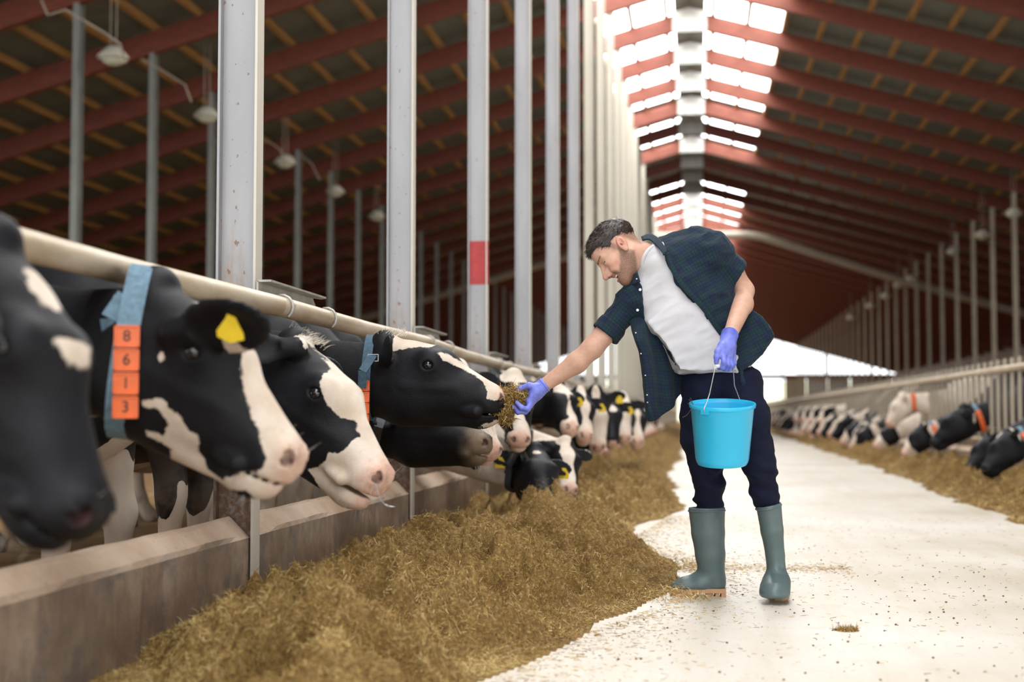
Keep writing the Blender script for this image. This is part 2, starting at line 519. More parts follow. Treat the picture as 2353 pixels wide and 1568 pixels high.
# sloping conduit across the barn, flat under the ridge
yt = 61.0
tb = MB().tube([(-16, yt, 4.6), (-12.0, yt, 5.72), (-5.3, yt, 7.65), (-3.0, yt, 8.3), (-2.3, yt, 8.38), (0, yt, 8.42), (2.2, yt, 8.42), (2.9, yt, 8.3), (8.4, yt, 6.45), (16, yt, 4.2)], .17, 10)
tag(tb.build('duct_pipe', M['cream_conduit'], smooth=True), 'long cream duct crossing under the rafters, flat below the skylight', 'pipe')

# hanging barn lamps
def lamp(x, y, z, label, group):
    e = empty('barn_lamp', (x, y, z)); tag(e, label, 'lamp', group)
    MB().lathe([(.02, .16), (.10, .15), (.17, .08), (.245, .0), (.25, -.03), (.20, -.045)], n=16).build('lamp_shade', M['lamp_shell'], e, True)
    MB().lathe([(.20, -.045), (.16, -.10), (.08, -.14), (.01, -.15)], n=16).build('lamp_lens', M['lamp_lens'], e, True)
    zr = ztop(x) - z
    m = MB()
    for dx in (-.05, .05): m.tube([(dx, 0, .15), (dx, 0, zr)], .008, 6)
    m.build('hanger', M['cream_conduit'], e)
    return e
ln = ['lamp hanging highest beside the first inner post on the left', 'second hanging lamp along the left row, half behind a post', 'third hanging lamp along the left row of inner posts',
      'fourth hanging lamp along the left row of inner posts', 'fifth hanging lamp along the left row of inner posts']
for i, (px, py) in enumerate([(260, 130), (475, 265), (655, 372), (770, 440), (865, 497)]):
    d = pt(px, py, 1.) - np.array([0, 0, CAMH]); p = d * (-9.0 / d[0]); lamp(p[0], p[1], p[2] + CAMH, ln[i], 'barn lamps on the left')
rn = ['first', 'second', 'third', 'fourth', 'fifth', 'sixth', 'seventh', 'eighth']
for i, (px, py) in enumerate([(2330, 490), (2258, 540), (2190, 578), (2095, 640), (2065, 655), (2035, 680), (2000, 703), (1955, 730)]):
    d = pt(px, py, 1.) - np.array([0, 0, CAMH]); p = d * (8.7 / d[0]); lamp(p[0], p[1], p[2] + CAMH, '%s small lamp counted from the frame edge along the right posts' % rn[i], 'barn lamps on the right')
# thin cable conduits by the lamps on the left
for i, path in enumerate([[(95, 0), (110, 35), (125, 30), (150, 22), (240, 75), (275, 100), (290, 145)], [(325, 135), (370, 160), (425, 195), (440, 235)], [(600, 320), (625, 330), (645, 345), (655, 372)], [(690, 355), (715, 375), (735, 415)]]):
    Yd = [19.5, 23, 28.8, 32][i]
    d = [pt(a, b, Yd) for a, b in path]
    tag(MB().tube(d, .016, 6).build('cable_conduit', M['cream_conduit']), ['bent cable conduit leading to the highest left lamp', 'bent cable conduit below the second inner post top', 'short cable conduit above the third left lamp', 'bent cable conduit beside the fifth inner post'][i], 'conduit', 'cable conduits among the left rafters')

# neck rail pipe along the left feed wall ---------------------------------
XPIPE, ZPIPE, RPIPE = -1.62, 1.195, .040
for k in range(-1, 41):
    ya = Y0 + k * S + (0. if k != 1 else 0); yb = ya + S - .02
    zz = ZPIPE + .012 * math.sin(k * 2.1)
    zb = ZPIPE + .012 * math.sin((k + 1) * 2.1)
    e = empty('neck_rail', (XPIPE, ya, 0))
    if k < 3: tag(e, ['cream neck rail pipe above the nearest cows, before the first post', 'cream neck rail pipe above the feeding cow, first to second post',
                      'cream neck rail pipe from the second post to the red banded post', 'cream neck rail pipe just past the red banded post'][k + 1], 'rail', 'neck rail pipes')
    else: tag(e, 'distant neck rail pipe above the far left cows', 'rail', 'far neck rail pipes')
    MB().tube([(0, -.01, zz), (0, S * .5, (zz + zb) / 2 - .008), (0, S - .012, zb)], RPIPE, 14 if k < 4 else 8).build('pipe', M['pipe'], e, True)
    if k < 6:
        for yy, zq in ((.06, zz), (.74, zz)):
            pts = [(.0 + .047 * math.cos(t), yy, zq + .047 * math.sin(t)) for t in np.linspace(-.3 * math.pi, 1.0 * math.pi, 10)] + [(-.09, yy, zq + .02)]
            MB().tube(pts, .006, 6).build('clamp', M['weathered_steel'], e, True)
    # channel bracket behind the pipe
    br = MB()
    poly = [(-.08, -.012), (.70, -.012), (.80, .0), (.80, .02), (.70, .085), (-.08, .085)]
    br.prism(poly, -.004, .004, (-.055, 0, zz + .006), [(0, 1, 0), (0, 0, 1), (1, 0, 0)])
    br.prism([(-.08, 0), (.70, 0), (.78, .02), (.74, .055), (-.08, .055)], -.004, .004, (-.055, 0, zz + .091), [(0, 1, 0), (1, 0, 0), (0, 0, 1)])
    br.build('bracket', M['weathered_steel'], e)

# headlock fence along the right feed wall ---------------------------------
def fence_mesh():
    m = MB()
    n = 8
    for i in range(n):
        y = (i + .5) * S / n
        m.tube([(0, y, .40), (0, y, 1.42)], .019, 6)
        m.tube([(0, y + .07, .42), (.0, y + .10, .9), (0, y + .06, 1.36)], .015, 6)
        m.box((0, y + .06, 1.37), (.03, .05, .09))
    return m.mesh('neck_bars', True)
fm = fence_mesh(); fm.materials.append(M['cream_conduit'])
tr = MB().tube([(0, .01, 1.30), (0, S - .01, 1.30)], .042, 10).mesh('top_rail', True); tr.materials.append(M['pipe'])
lr = MB().tube([(0, .01, .46), (0, S - .01, .46)], .03, 8).mesh('bottom_rail', True); lr.materials.append(M['pipe'])
for k in range(-2, 36):
    e = empty('headlock_fence', (3.56, Y0 + k * S, 0))
    tag(e, 'cream headlock fence bay standing on the right feed wall', 'fence', 'headlock fence bays on the right')
    mobj('top_rail', tr, None, e); mobj('bottom_rail', lr, None, e)
    o = mobj('neck_bars', fm, None, e); o['kind'] = 'stuff'

# dusty air inside the barn
t = NT('dusty_air'); vs = t.n.new('ShaderNodeVolumeScatter'); vs.inputs['Density'].default_value = HAZE; vs.inputs['Color'].default_value = (1., .93, .84, 1); vs.inputs['Anisotropy'].default_value = .3
t.n.remove(t.b); t.con(vs.outputs[0], t.out.inputs['Volume'])
hz = MB(); hz.prism([(-EAVE - .4, -.3), (EAVE + .4, -.3), (EAVE + .4, ztop(EAVE) + .6), (RX, RTOP + .9), (-EAVE - .4, ztop(EAVE) + .6)], -2., YEND + .8, (0, 0, 0), [(1, 0, 0), (0, 0, 1), (0, 1, 0)])
if HAZE > 0: tag(hz.build('dust_haze', t.m), 'thin dusty haze filling the air of the barn', 'haze', kind='stuff')
# ------------------------------------------------------------------ implicit modelling
def unit(v):
    v = np.asarray(v, float); return v / (np.linalg.norm(v) + 1e-12)

class Frame:
    def __init__(s, o=(0, 0, 0), R=None, k=1.):
        s.o = np.array(o, float); s.R = np.eye(3) if R is None else np.array(R, float); s.k = k   # columns of R: local axes in world
    def w(s, p): return s.o + s.k * (s.R @ np.array(p, float))
    def loc(s, P): return (np.asarray(P, float) - s.o) @ s.R / s.k
WORLD = Frame()

def cap(a, b, ra, rb, k=.02, fr=WORLD, sym=False, sq=(1, 1, 1), op=1):
    return dict(t='cap', a=np.array(a, float), b=np.array(b, float), ra=ra, rb=rb, k=k, fr=fr, sym=sym, sq=np.array(sq, float), op=op)
def ell(c, r, k=.02, fr=WORLD, sym=False, R=None, op=1):
    return dict(t='ell', c=np.array(c, float), r=np.array(r, float), k=k, fr=fr, sym=sym, R=R, op=op)
def chain(pts, rs, k=.02, fr=WORLD, **kw):
    return [cap(pts[i], pts[i + 1], rs[i], rs[i + 1], k, fr, **kw) for i in range(len(pts) - 1)]

def slab(poly, t, k=.01, fr=WORLD, rnd=.004, op=1):
    """flat outline in the frame's first two axes, thickness along the third"""
    return dict(t='slab', poly=np.array(poly, float), th=t, k=k, fr=fr, sym=False, rnd=rnd, op=op, sq=np.ones(3))

def p_bbox(p):
    if p['t'] == 'slab':
        lo = np.array([*p['poly'].min(0), -p['th']]) - p['rnd']; hi = np.array([*p['poly'].max(0), p['th']]) + p['rnd']
        cs = np.array([p['fr'].w((x, y, z)) for x in (lo[0], hi[0]) for y in (lo[1], hi[1]) for z in (lo[2], hi[2])])
        return cs.min(0), cs.max(0)
    if p['t'] == 'cap':
        sq = p['sq']; m = max(p['ra'], p['rb'])
        lo = np.minimum(p['a'], p['b']) - m * sq; hi = np.maximum(p['a'], p['b']) + m * sq
    else:
        m = p['r'] if p['R'] is None else np.full(3, p['r'].max())
        lo = p['c'] - m; hi = p['c'] + m
    if p['sym']:
        hi = hi.copy(); lo = lo.copy(); h = max(abs(hi[1]), abs(lo[1])); lo[1] = -h; hi[1] = h
    cs = np.array([p['fr'].w((x, y, z)) for x in (lo[0], hi[0]) for y in (lo[1], hi[1]) for z in (lo[2], hi[2])])
    return cs.min(0), cs.max(0)

def p_eval(p, X, Y, Z):
    fr = p['fr']; R = fr.R; o = fr.o
    x, y, z = X - o[0], Y - o[1], Z - o[2]
    q = [((R[0, i] * x + R[1, i] * y) + R[2, i] * z) / fr.k for i in range(3)]
    if p['t'] == 'slab':
        d2 = -poly_sd(np.stack([np.broadcast_to(q[0], np.broadcast(q[0], q[1]).shape).ravel(), np.broadcast_to(q[1], np.broadcast(q[0], q[1]).shape).ravel()], 1), p['poly']).reshape(np.broadcast(q[0], q[1]).shape)
        dz = np.abs(q[2]) - p['th']
        return (np.sqrt(np.maximum(d2, 0) ** 2 + np.maximum(dz, 0) ** 2) + np.minimum(np.maximum(d2, dz), 0) - p['rnd']) * fr.k
    if p['sym']: q[1] = np.abs(q[1])
    if p['t'] == 'cap':
        sq = p['sq']; a = p['a'] / sq; b = p['b'] / sq
        q = [q[i] / sq[i] - a[i] for i in range(3)]
        ba = b - a; L = ba @ ba + 1e-12
        t = np.clip((q[0] * ba[0] + q[1] * ba[1] + q[2] * ba[2]) / L, 0, 1)
        d = np.sqrt((q[0] - t * ba[0]) ** 2 + (q[1] - t * ba[1]) ** 2 + (q[2] - t * ba[2]) ** 2) - (p['ra'] + (p['rb'] - p['ra']) * t)
        return d * (fr.k * sq.min())
    c = p['c']; r = p['r']
    q = [q[i] - c[i] for i in range(3)]
    if p['R'] is not None:
        E = p['R']; q = [E[0, i] * q[0] + E[1, i] * q[1] + E[2, i] * q[2] for i in range(3)]
    k0 = np.sqrt((q[0] / r[0]) ** 2 + (q[1] / r[1]) ** 2 + (q[2] / r[2]) ** 2)
    k1 = np.sqrt((q[0] / r[0] ** 2) ** 2 + (q[1] / r[1] ** 2) ** 2 + (q[2] / r[2] ** 2) ** 2) + 1e-9
    return k0 * (k0 - 1) / k1 * fr.k

def smin(a, b, k):
    h = np.maximum(k - np.abs(a - b), 0) / k
    return np.minimum(a, b) - h * h * k * .25

def field(prims, xs, ys, zs):
    D = np.full((len(xs), len(ys), len(zs)), 10., np.float32)
    sx = max(np.diff(xs).max(), np.diff(ys).max(), np.diff(zs).max())
    for p in prims:
        lo, hi = p_bbox(p); m = p['k'] + 2.5 * sx
        i0, i1 = np.searchsorted(xs, lo[0] - m), np.searchsorted(xs, hi[0] + m)
        j0, j1 = np.searchsorted(ys, lo[1] - m), np.searchsorted(ys, hi[1] + m)
        k0, k1 = np.searchsorted(zs, lo[2] - m), np.searchsorted(zs, hi[2] + m)
        if i1 <= i0 or j1 <= j0 or k1 <= k0: continue
        f = p_eval(p, xs[i0:i1, None, None].astype(np.float32), ys[None, j0:j1, None].astype(np.float32), zs[None, None, k0:k1].astype(np.float32)).astype(np.float32)
        sub = D[i0:i1, j0:j1, k0:k1]
        if p['op'] > 0: D[i0:i1, j0:j1, k0:k1] = smin(sub, f, p['k'])
        elif p['op'] < 0: D[i0:i1, j0:j1, k0:k1] = -smin(-sub, f, p['k'])
        else: D[i0:i1, j0:j1, k0:k1] = -smin(-sub, -f, p['k'])
    return D

def surface_nets(D, xs, ys, zs):
    ins = D < 0
    nx, ny, nz = D.shape
    cnt = np.zeros((nx - 1, ny - 1, nz - 1), np.int8)
    for a in (0, 1):
        for b in (0, 1):
            for c in (0, 1):
                cnt += ins[a:nx - 1 + a, b:ny - 1 + b, c:nz - 1 + c]
    act = np.argwhere((cnt > 0) & (cnt < 8))
    idx = np.full(cnt.shape, -1, np.int32)
    idx[act[:, 0], act[:, 1], act[:, 2]] = np.arange(len(act))
    pos = np.zeros((len(act), 3)); n = np.zeros(len(act))
    I, J, K = act.T
    corners = [(a, b, c) for a in (0, 1) for b in (0, 1) for c in (0, 1)]
    for ca in corners:
        for ax in range(3):
            if ca[ax]: continue
            cb = list(ca); cb[ax] = 1
            da = D[I + ca[0], J + ca[1], K + ca[2]]; db = D[I + cb[0], J + cb[1], K + cb[2]]
            m = (da < 0) != (db < 0)
            t = np.where(m, da / np.where(m, da - db, 1), 0)
            pa = np.stack([xs[I + ca[0]], ys[J + ca[1]], zs[K + ca[2]]], 1); pb = np.stack([xs[I + cb[0]], ys[J + cb[1]], zs[K + cb[2]]], 1)
            pos += np.where(m[:, None], pa + t[:, None] * (pb - pa), 0); n += m
    pos /= np.maximum(n, 1)[:, None]
    faces = []
    for ax in range(3):
        s = [slice(1, -1)] * 3; s[ax] = slice(0, -1); s2 = list(s); s2[ax] = slice(1, None)
        a = ins[tuple(s)]; b = ins[tuple(s2)]
        e = np.argwhere(a != b)
        if not len(e): continue
        sgn = a[e[:, 0], e[:, 1], e[:, 2]]
        e = e + np.array([0 if i == ax else 1 for i in range(3)])
        u, v = (ax + 1) % 3, (ax + 2) % 3
        def at(du, dv):
            q = e.copy(); q[:, u] -= du; q[:, v] -= dv
            return idx[q[:, 0], q[:, 1], q[:, 2]]
        q = np.stack([at(1, 1), at(0, 1), at(0, 0), at(1, 0)], 1)
        q[~sgn] = q[~sgn][:, ::-1]
        faces.append(q)
    f = np.concatenate(faces)
    f = f[(f >= 0).all(1)]
    return pos, f

def axis_grid(lo, hi, flo, fhi, fine, coarse):
    """grid line positions: fine spacing inside flo..fhi, coarse outside"""
    a = np.arange(flo, fhi + fine, fine)
    l = np.arange(flo - coarse, lo - coarse, -coarse)[::-1] if lo < flo else np.zeros(0)
    r = np.arange(a[-1] + coarse, hi + coarse, coarse) if hi > a[-1] else np.zeros(0)
    return np.concatenate([l, a, r])

def mesh_prims(prims, fine, coarse=None, fine_box=None, smooth=0):
    bb = [p_bbox(p) for p in prims if p['op'] > 0]
    lo = np.min([b[0] for b in bb], 0) - .03; hi = np.max([b[1] for b in bb], 0) + .03
    if fine_box is None:
        g = [np.arange(lo[i], hi[i] + fine, fine) for i in range(3)]
    else:
        g = [axis_grid(lo[i], hi[i], max(lo[i], fine_box[0][i]), min(hi[i], fine_box[1][i]), fine, coarse) for i in range(3)]
    D = field(prims, *g)
    v, f = surface_nets(D, *g)
    for _ in range(smooth): v = relax(v, f)
    return v, f

def relax(v, f, w=.5):
    a = np.zeros_like(v); n = np.zeros(len(v))
    for i in range(4):
        for j in ((i + 1) % 4,):
            np.add.at(a, f[:, i], v[f[:, j]]); np.add.at(n, f[:, i], 1)
            np.add.at(a, f[:, j], v[f[:, i]]); np.add.at(n, f[:, j], 1)
    return v * (1 - w) + w * a / np.maximum(n, 1)[:, None]

def vnormals(v, f):
    n = np.cross(v[f[:, 2]] - v[f[:, 0]], v[f[:, 3]] - v[f[:, 1]])
    r = np.zeros_like(v)
    for i in range(4): np.add.at(r, f[:, i], n)
    return r / (np.linalg.norm(r, axis=1)[:, None] + 1e-12)

def poly_sd(P, poly):
    """signed distance of 2D points, positive inside"""
    poly = np.asarray(poly, float); d = np.full(len(P), 1e9); ins = np.zeros(len(P), bool)
    for i in range(len(poly)):
        a = poly[i]; b = poly[(i + 1) % len(poly)]
        e = b - a; w = P - a
        t = np.clip((w @ e) / (e @ e + 1e-12), 0, 1)
        d = np.minimum(d, np.linalg.norm(w - t[:, None] * e, axis=1))
        c = ((a[1] <= P[:, 1]) != (b[1] <= P[:, 1])) & (P[:, 0] < (b[0] - a[0]) * (P[:, 1] - a[1]) / (b[1] - a[1] + 1e-15) + a[0])
        ins ^= c
    return np.where(ins, d, -d)
# ------------------------------------------------------------------ cows
def make_cow_materials():
    t = NT('cow_coat'); v = t.coord('Object')
    w = t.at('white'); n = t.noise(v, 38, 4, .65); n2 = t.noise(t.coord('Object', (1, 1, 1)), 7, 4)
    s = t.math('ADD', w, t.math('MULTIPLY', t.math('SUBTRACT', n, .5), .022))
    m = t.smooth(s, -.002, .003)
    blk = t.ramp(n2, [(.3, (.004, .004, .0055)), (.7, (.009, .0085, .0105))])
    wht = t.ramp(n2, [(.3, (.52, .41, .31)), (.65, (.72, .63, .54))])
    pk = t.at('pink')
    c = t.mix(m, blk, wht)
    pinkc = t.ramp(n, [(.35, (.55, .31, .23)), (.65, (.70, .47, .37))])
    c = t.mix(t.math('MULTIPLY', pk, m), c, pinkc)
    dirt = t.at('dirt')
    c = t.mix(t.math('MULTIPLY', dirt, t.smooth(n2, .3, .6)), c, (.20, .14, .09))
    t.base(c, t.mix(m, (.55,) * 3, (.65,) * 3), 0, .22)
    f = t.noise(t.coord('Object', (30, 60, 60)), 3., 3, .7); f2 = t.noise(v, 13, 3, .55)
    nos = t.at('nostril'); c2 = t.mix(nos, c, (.06, .022, .02)); t.base(c2)
    t.bump(t.math('ADD', t.math('MULTIPLY', f, .35), f2), .30, .012)
    M['coat'] = t.m
    simple('cow_eye', (.012, .010, .012), .06, 0, .05, 3, spec=.8)
    simple('collar_web', (.13, .22, .29), .75, 0, .25, 60)
    simple('collar_denim', (.055, .105, .145), .8, 0, .3, 80)
    simple('collar_dark', (.045, .05, .06), .7, 0, .2, 40)
    simple('orange_block', (.80, .155, .035), .4, 0, .08, 20)
    simple('yellow_tag', (.78, .55, .03), .4, 0, .1, 20)
    simple('tan_tag', (.62, .30, .07), .45, 0, .1, 20)
    simple('ink', (.05, .02, .02), .6)
    simple('buckle', (.55, .57, .6), .3, .9, .05)
    simple('whisker', (.42, .38, .33), .5)
    simple('wet_drool', (.85, .87, .88), .05, 0, .02)
    M['wet_drool'].node_tree.nodes['Principled BSDF'].inputs['Transmission Weight'].default_value = .85
make_cow_materials()

HEAD_AX = unit((.51, 0, -.24)); HEAD_LEN = .5636

def head_frame(poll, muz, up=(0, 0, 1), lat=None, roll=0., width=1.):
    poll = np.array(poll, float); muz = np.array(muz, float)
    d = unit(muz - poll); k = np.linalg.norm(muz - poll) / HEAD_LEN
    if lat is None:
        lat = np.cross(up, d)
    lat = np.array(lat, float); lat = unit(lat - d * (lat @ d))
    n = np.cross(d, lat)
    # local axes: HEAD_AX -> d, y -> lat
    b = np.array([-HEAD_AX[2], 0, HEAD_AX[0]])           # perpendicular to HEAD_AX in xz
    x = d * HEAD_AX[0] - n * HEAD_AX[2] * -1 * -1 if False else d * HEAD_AX[0] + n * b[0] * 1.0
    x = d * HEAD_AX[0] + n * (-HEAD_AX[2]) * 1.0
    z = d * HEAD_AX[2] + n * HEAD_AX[0]
    # x_local . : HEAD_AX = (hx,0,hz); world d = hx*x + hz*z must hold
    x = HEAD_AX[0] * d - HEAD_AX[2] * n
    z = HEAD_AX[2] * d + HEAD_AX[0] * n
    R = np.stack([unit(x), lat, unit(z)], 1)
    if roll:
        c, s_ = math.cos(roll), math.sin(roll)
        K = np.array([[0, -d[2], d[1]], [d[2], 0, -d[0]], [-d[1], d[0], 0]])
        Rr = np.eye(3) + s_ * K + (1 - c) * K @ K
        R = Rr @ R
    return Frame(poll, R, k)

def head_prims(fr, mouth_open=0., detail=2):
    P = []
    P += [cap((.06, 0, -.125), (.225, 0, -.155), .088, .102, .03, fr),
          ell((.008, 0, -.044), (.058, .064, .062), .03, fr),
          ell((.22, .078, -.115), (.055, .040, .050), .04, fr, True),
          ell((.10, 0, -.075), (.10, .075, .045), .04, fr),
          cap((.22, 0, -.165), (.44, 0, -.270), .100, .066, .04, fr, sq=(1, .88, 1)),
          cap((.30, 0, -.205), (.43, 0, -.262), .062, .058, .03, fr, sq=(1, .62, 1)),
          ell((.452, 0, -.285), (.062, .078, .068), .03, fr),
          ell((.488, .036, -.262), (.030, .032, .034), .02, fr, True),
          ell((.424, 0, -.345 - mouth_open), (.066, .054, .036), .018, fr),
          cap((.10, 0, -.275), (.40, 0, -.338 - mouth_open), .108, .040, .035, fr, sq=(1, .72, 1)),
          ell((.13, .052, -.225), (.125, .060, .125), .05, fr, True),
          ell((.30, .045, -.25), (.12, .040, .07), .04, fr, True)]
    if detail >= 2:
        P += [cap((.12, .092, -.21), (.33, .070, -.222), .014, .010, .03, fr, True),
              ell((.222, .098, -.129), (.040, .022, .030), .015, fr, True),
              ell((.222, .122, -.129), (.024, .022, .017), .006, fr, True, op=-1),
              ell((.497, .043, -.258), (.020, .014, .017), .008, fr, True, op=-1),
              ell((.505, .050, -.272), (.012, .020, .008), .006, fr, True, op=-1),
              ell((.440, 0, -.326 - mouth_open * .4), (.085, .095, .0045 + mouth_open * .3), .008, fr, op=-1),
              cap((.36, .055, -.315), (.41, .070, -.318), .016, .020, .02, fr, True)]
    else:
        P += [ell((.497, .043, -.258), (.022, .016, .019), .01, fr, True, op=-1)]
    return P

def ear_prims(fr, side, dirv, nrm, L=.20, root=None):
    """leaf shaped ear; dirv, nrm (open side) in world"""
    root = fr.w((.035, side * .088, -.115)) if root is None else np.array(root)
    d = unit(dirv); n = np.array(nrm, float); n = unit(n - d * (n @ d)); w = np.cross(n, d)
    L *= fr.k
    E = Frame(root + d * L * .55, np.stack([d, w, n], 1))
    return [cap(root - d * .02, root + d * L * .32, .036 * fr.k, .022 * fr.k, .03),
            ell((0, 0, 0), (L * .52, L * .30, .017), .02, E),
            ell((L * .05, 0, .022), (L * .42, L * .225, .020), .008, E, op=-1)], E

def body_prims(sh, hip, drop=0., side_legs=(0., 0.)):
    """sh, hip: (x, y) on the ground; canonical body along sh->hip"""
    sh = np.array([*sh, 0.]); hip = np.array([*hip, 0.])
    d = unit(hip - sh); l = np.array([-d[1], d[0], 0])
    F = Frame(sh, np.stack([d, l, [0, 0, 1]], 1)); L = np.linalg.norm(hip - sh)
    P = [cap((.12, 0, .93), (L * .5, 0, .88), .36, .41, .1, F, sq=(1, .74, 1)),
         cap((L * .5, 0, .88), (L - .05, 0, 1.0), .41, .33, .1, F, sq=(1, .78, 1)),
         cap((.05, 0, 1.22), (L * .9, 0, 1.27), .12, .12, .12, F),
         ell((L - .1, .2, 1.25), (.12, .07, .07), .1, F, True),
         cap((L + .22, 0, 1.24), (L + .3, 0, .55), .028, .022, .05, F),
         ell((L - .15, 0, .58), (.18, .14, .13), .08, F)]
    for s_ in (-1, 1):
        a = side_legs[0] * s_; b = side_legs[1] * s_
        P += chain([(.05, s_ * .17, .80), (.02 + a * .5, s_ * .165, .46), (.02 + a, s_ * .165, .40), (.03 + a, s_ * .165, .16), (.0 + a, s_ * .165, .06)], [.13, .062, .060, .040, .050], .04, F)
        P += [cap((-.03 + a, s_ * .165, .03), (-.0 + a, s_ * .165, .05), .052, .05, .02, F)]
        P += chain([(L - .02, s_ * .19, .95), (L - .06 + b * .3, s_ * .19, .68), (L + .16 + b * .7, s_ * .17, .52), (L + .10 + b, s_ * .17, .17), (L + .04 + b, s_ * .17, .06)], [.20, .13, .058, .042, .05], .05, F)
        P += [cap((L + .0 + b, s_ * .17, .03), (L + .03 + b, s_ * .17, .05), .052, .05, .02, F)]
    return P

def neck_prims(fr, sh, hip, zs=.98):
    d = unit(np.array([hip[0] - sh[0], hip[1] - sh[1], 0]))
    h0 = fr.w((.02, 0, -.19)); s0 = np.array([sh[0], sh[1], zs]) + d * .12
    m = (h0 + s0) / 2 + np.array([0, 0, -.02])
    lat = fr.R[:, 1]; ax = unit(s0 - h0)
    l2 = unit(lat - ax * (lat @ ax)); up = np.cross(ax, l2)
    N = Frame((0, 0, 0), np.stack([ax, l2, up], 1))
    q = lambda p: N.loc(p)
    a, b, c = q(h0), q(m), q(s0)
    return [cap(a, b, .150 * fr.k, .185, .05, N, sq=(1, .62, 1)), cap(b, c, .185, .30, .07, N, sq=(1, .66, 1))]

def line_mb(mb, p0, dirs, L, r0=.0006, sag=0.):
    pts = [p0 + dirs * L * t + np.array([0, 0, -sag]) * t * t for t in (0, .5, 1)]
    mb.tube(pts, [r0, r0 * .8, r0 * .3], 4, False)

def text_mesh(txt, size):
    c = bpy.data.curves.new('txt', 'FONT'); c.body = txt; c.size = size; c.align_x = 'CENTER'; c.align_y = 'CENTER'; c.extrude = .0012
    o = bpy.data.objects.new('txt', c); COL.objects.link(o)
    bpy.context.view_layer.update()
    me = bpy.data.meshes.new_from_object(o.evaluated_get(bpy.context.evaluated_depsgraph_get()))
    bpy.data.objects.remove(o); bpy.data.curves.remove(c)
    return me

def oriented(o, origin, x, y):
    x = unit(x); y = np.array(y, float); y = unit(y - x * (x @ y)); z = np.cross(x, y)
    m = Matrix.Identity(4)
    for i in range(3):
        m[i][0], m[i][1], m[i][2], m[i][3] = x[i], y[i], z[i], origin[i]
    o.matrix_local = m
    return o

def tag_mesh(kind):
    mb = MB()
    if kind == 'flag':
        mb.prism([(-.029, -.044), (.029, -.044), (.034, -.012), (.012, .024), (-.012, .024), (-.034, -.012)], -.001, .001)
        mb.lathe([(.009, .001), (.009, .004), (.004, .005)], (0, .012, 0), n=12)
    elif kind == 'tri':
        mb.prism([(-.036, -.028), (0, -.042), (.036, -.030), (.034, -.014), (.013, .024), (.008, .042), (-.008, .042), (-.013, .024), (-.038, -.012)], -.0012, .0012)
    else:
        mb.lathe([(.015, 0), (.015, .003), (.008, .0035), (.007, .002)], n=20)
    return mb

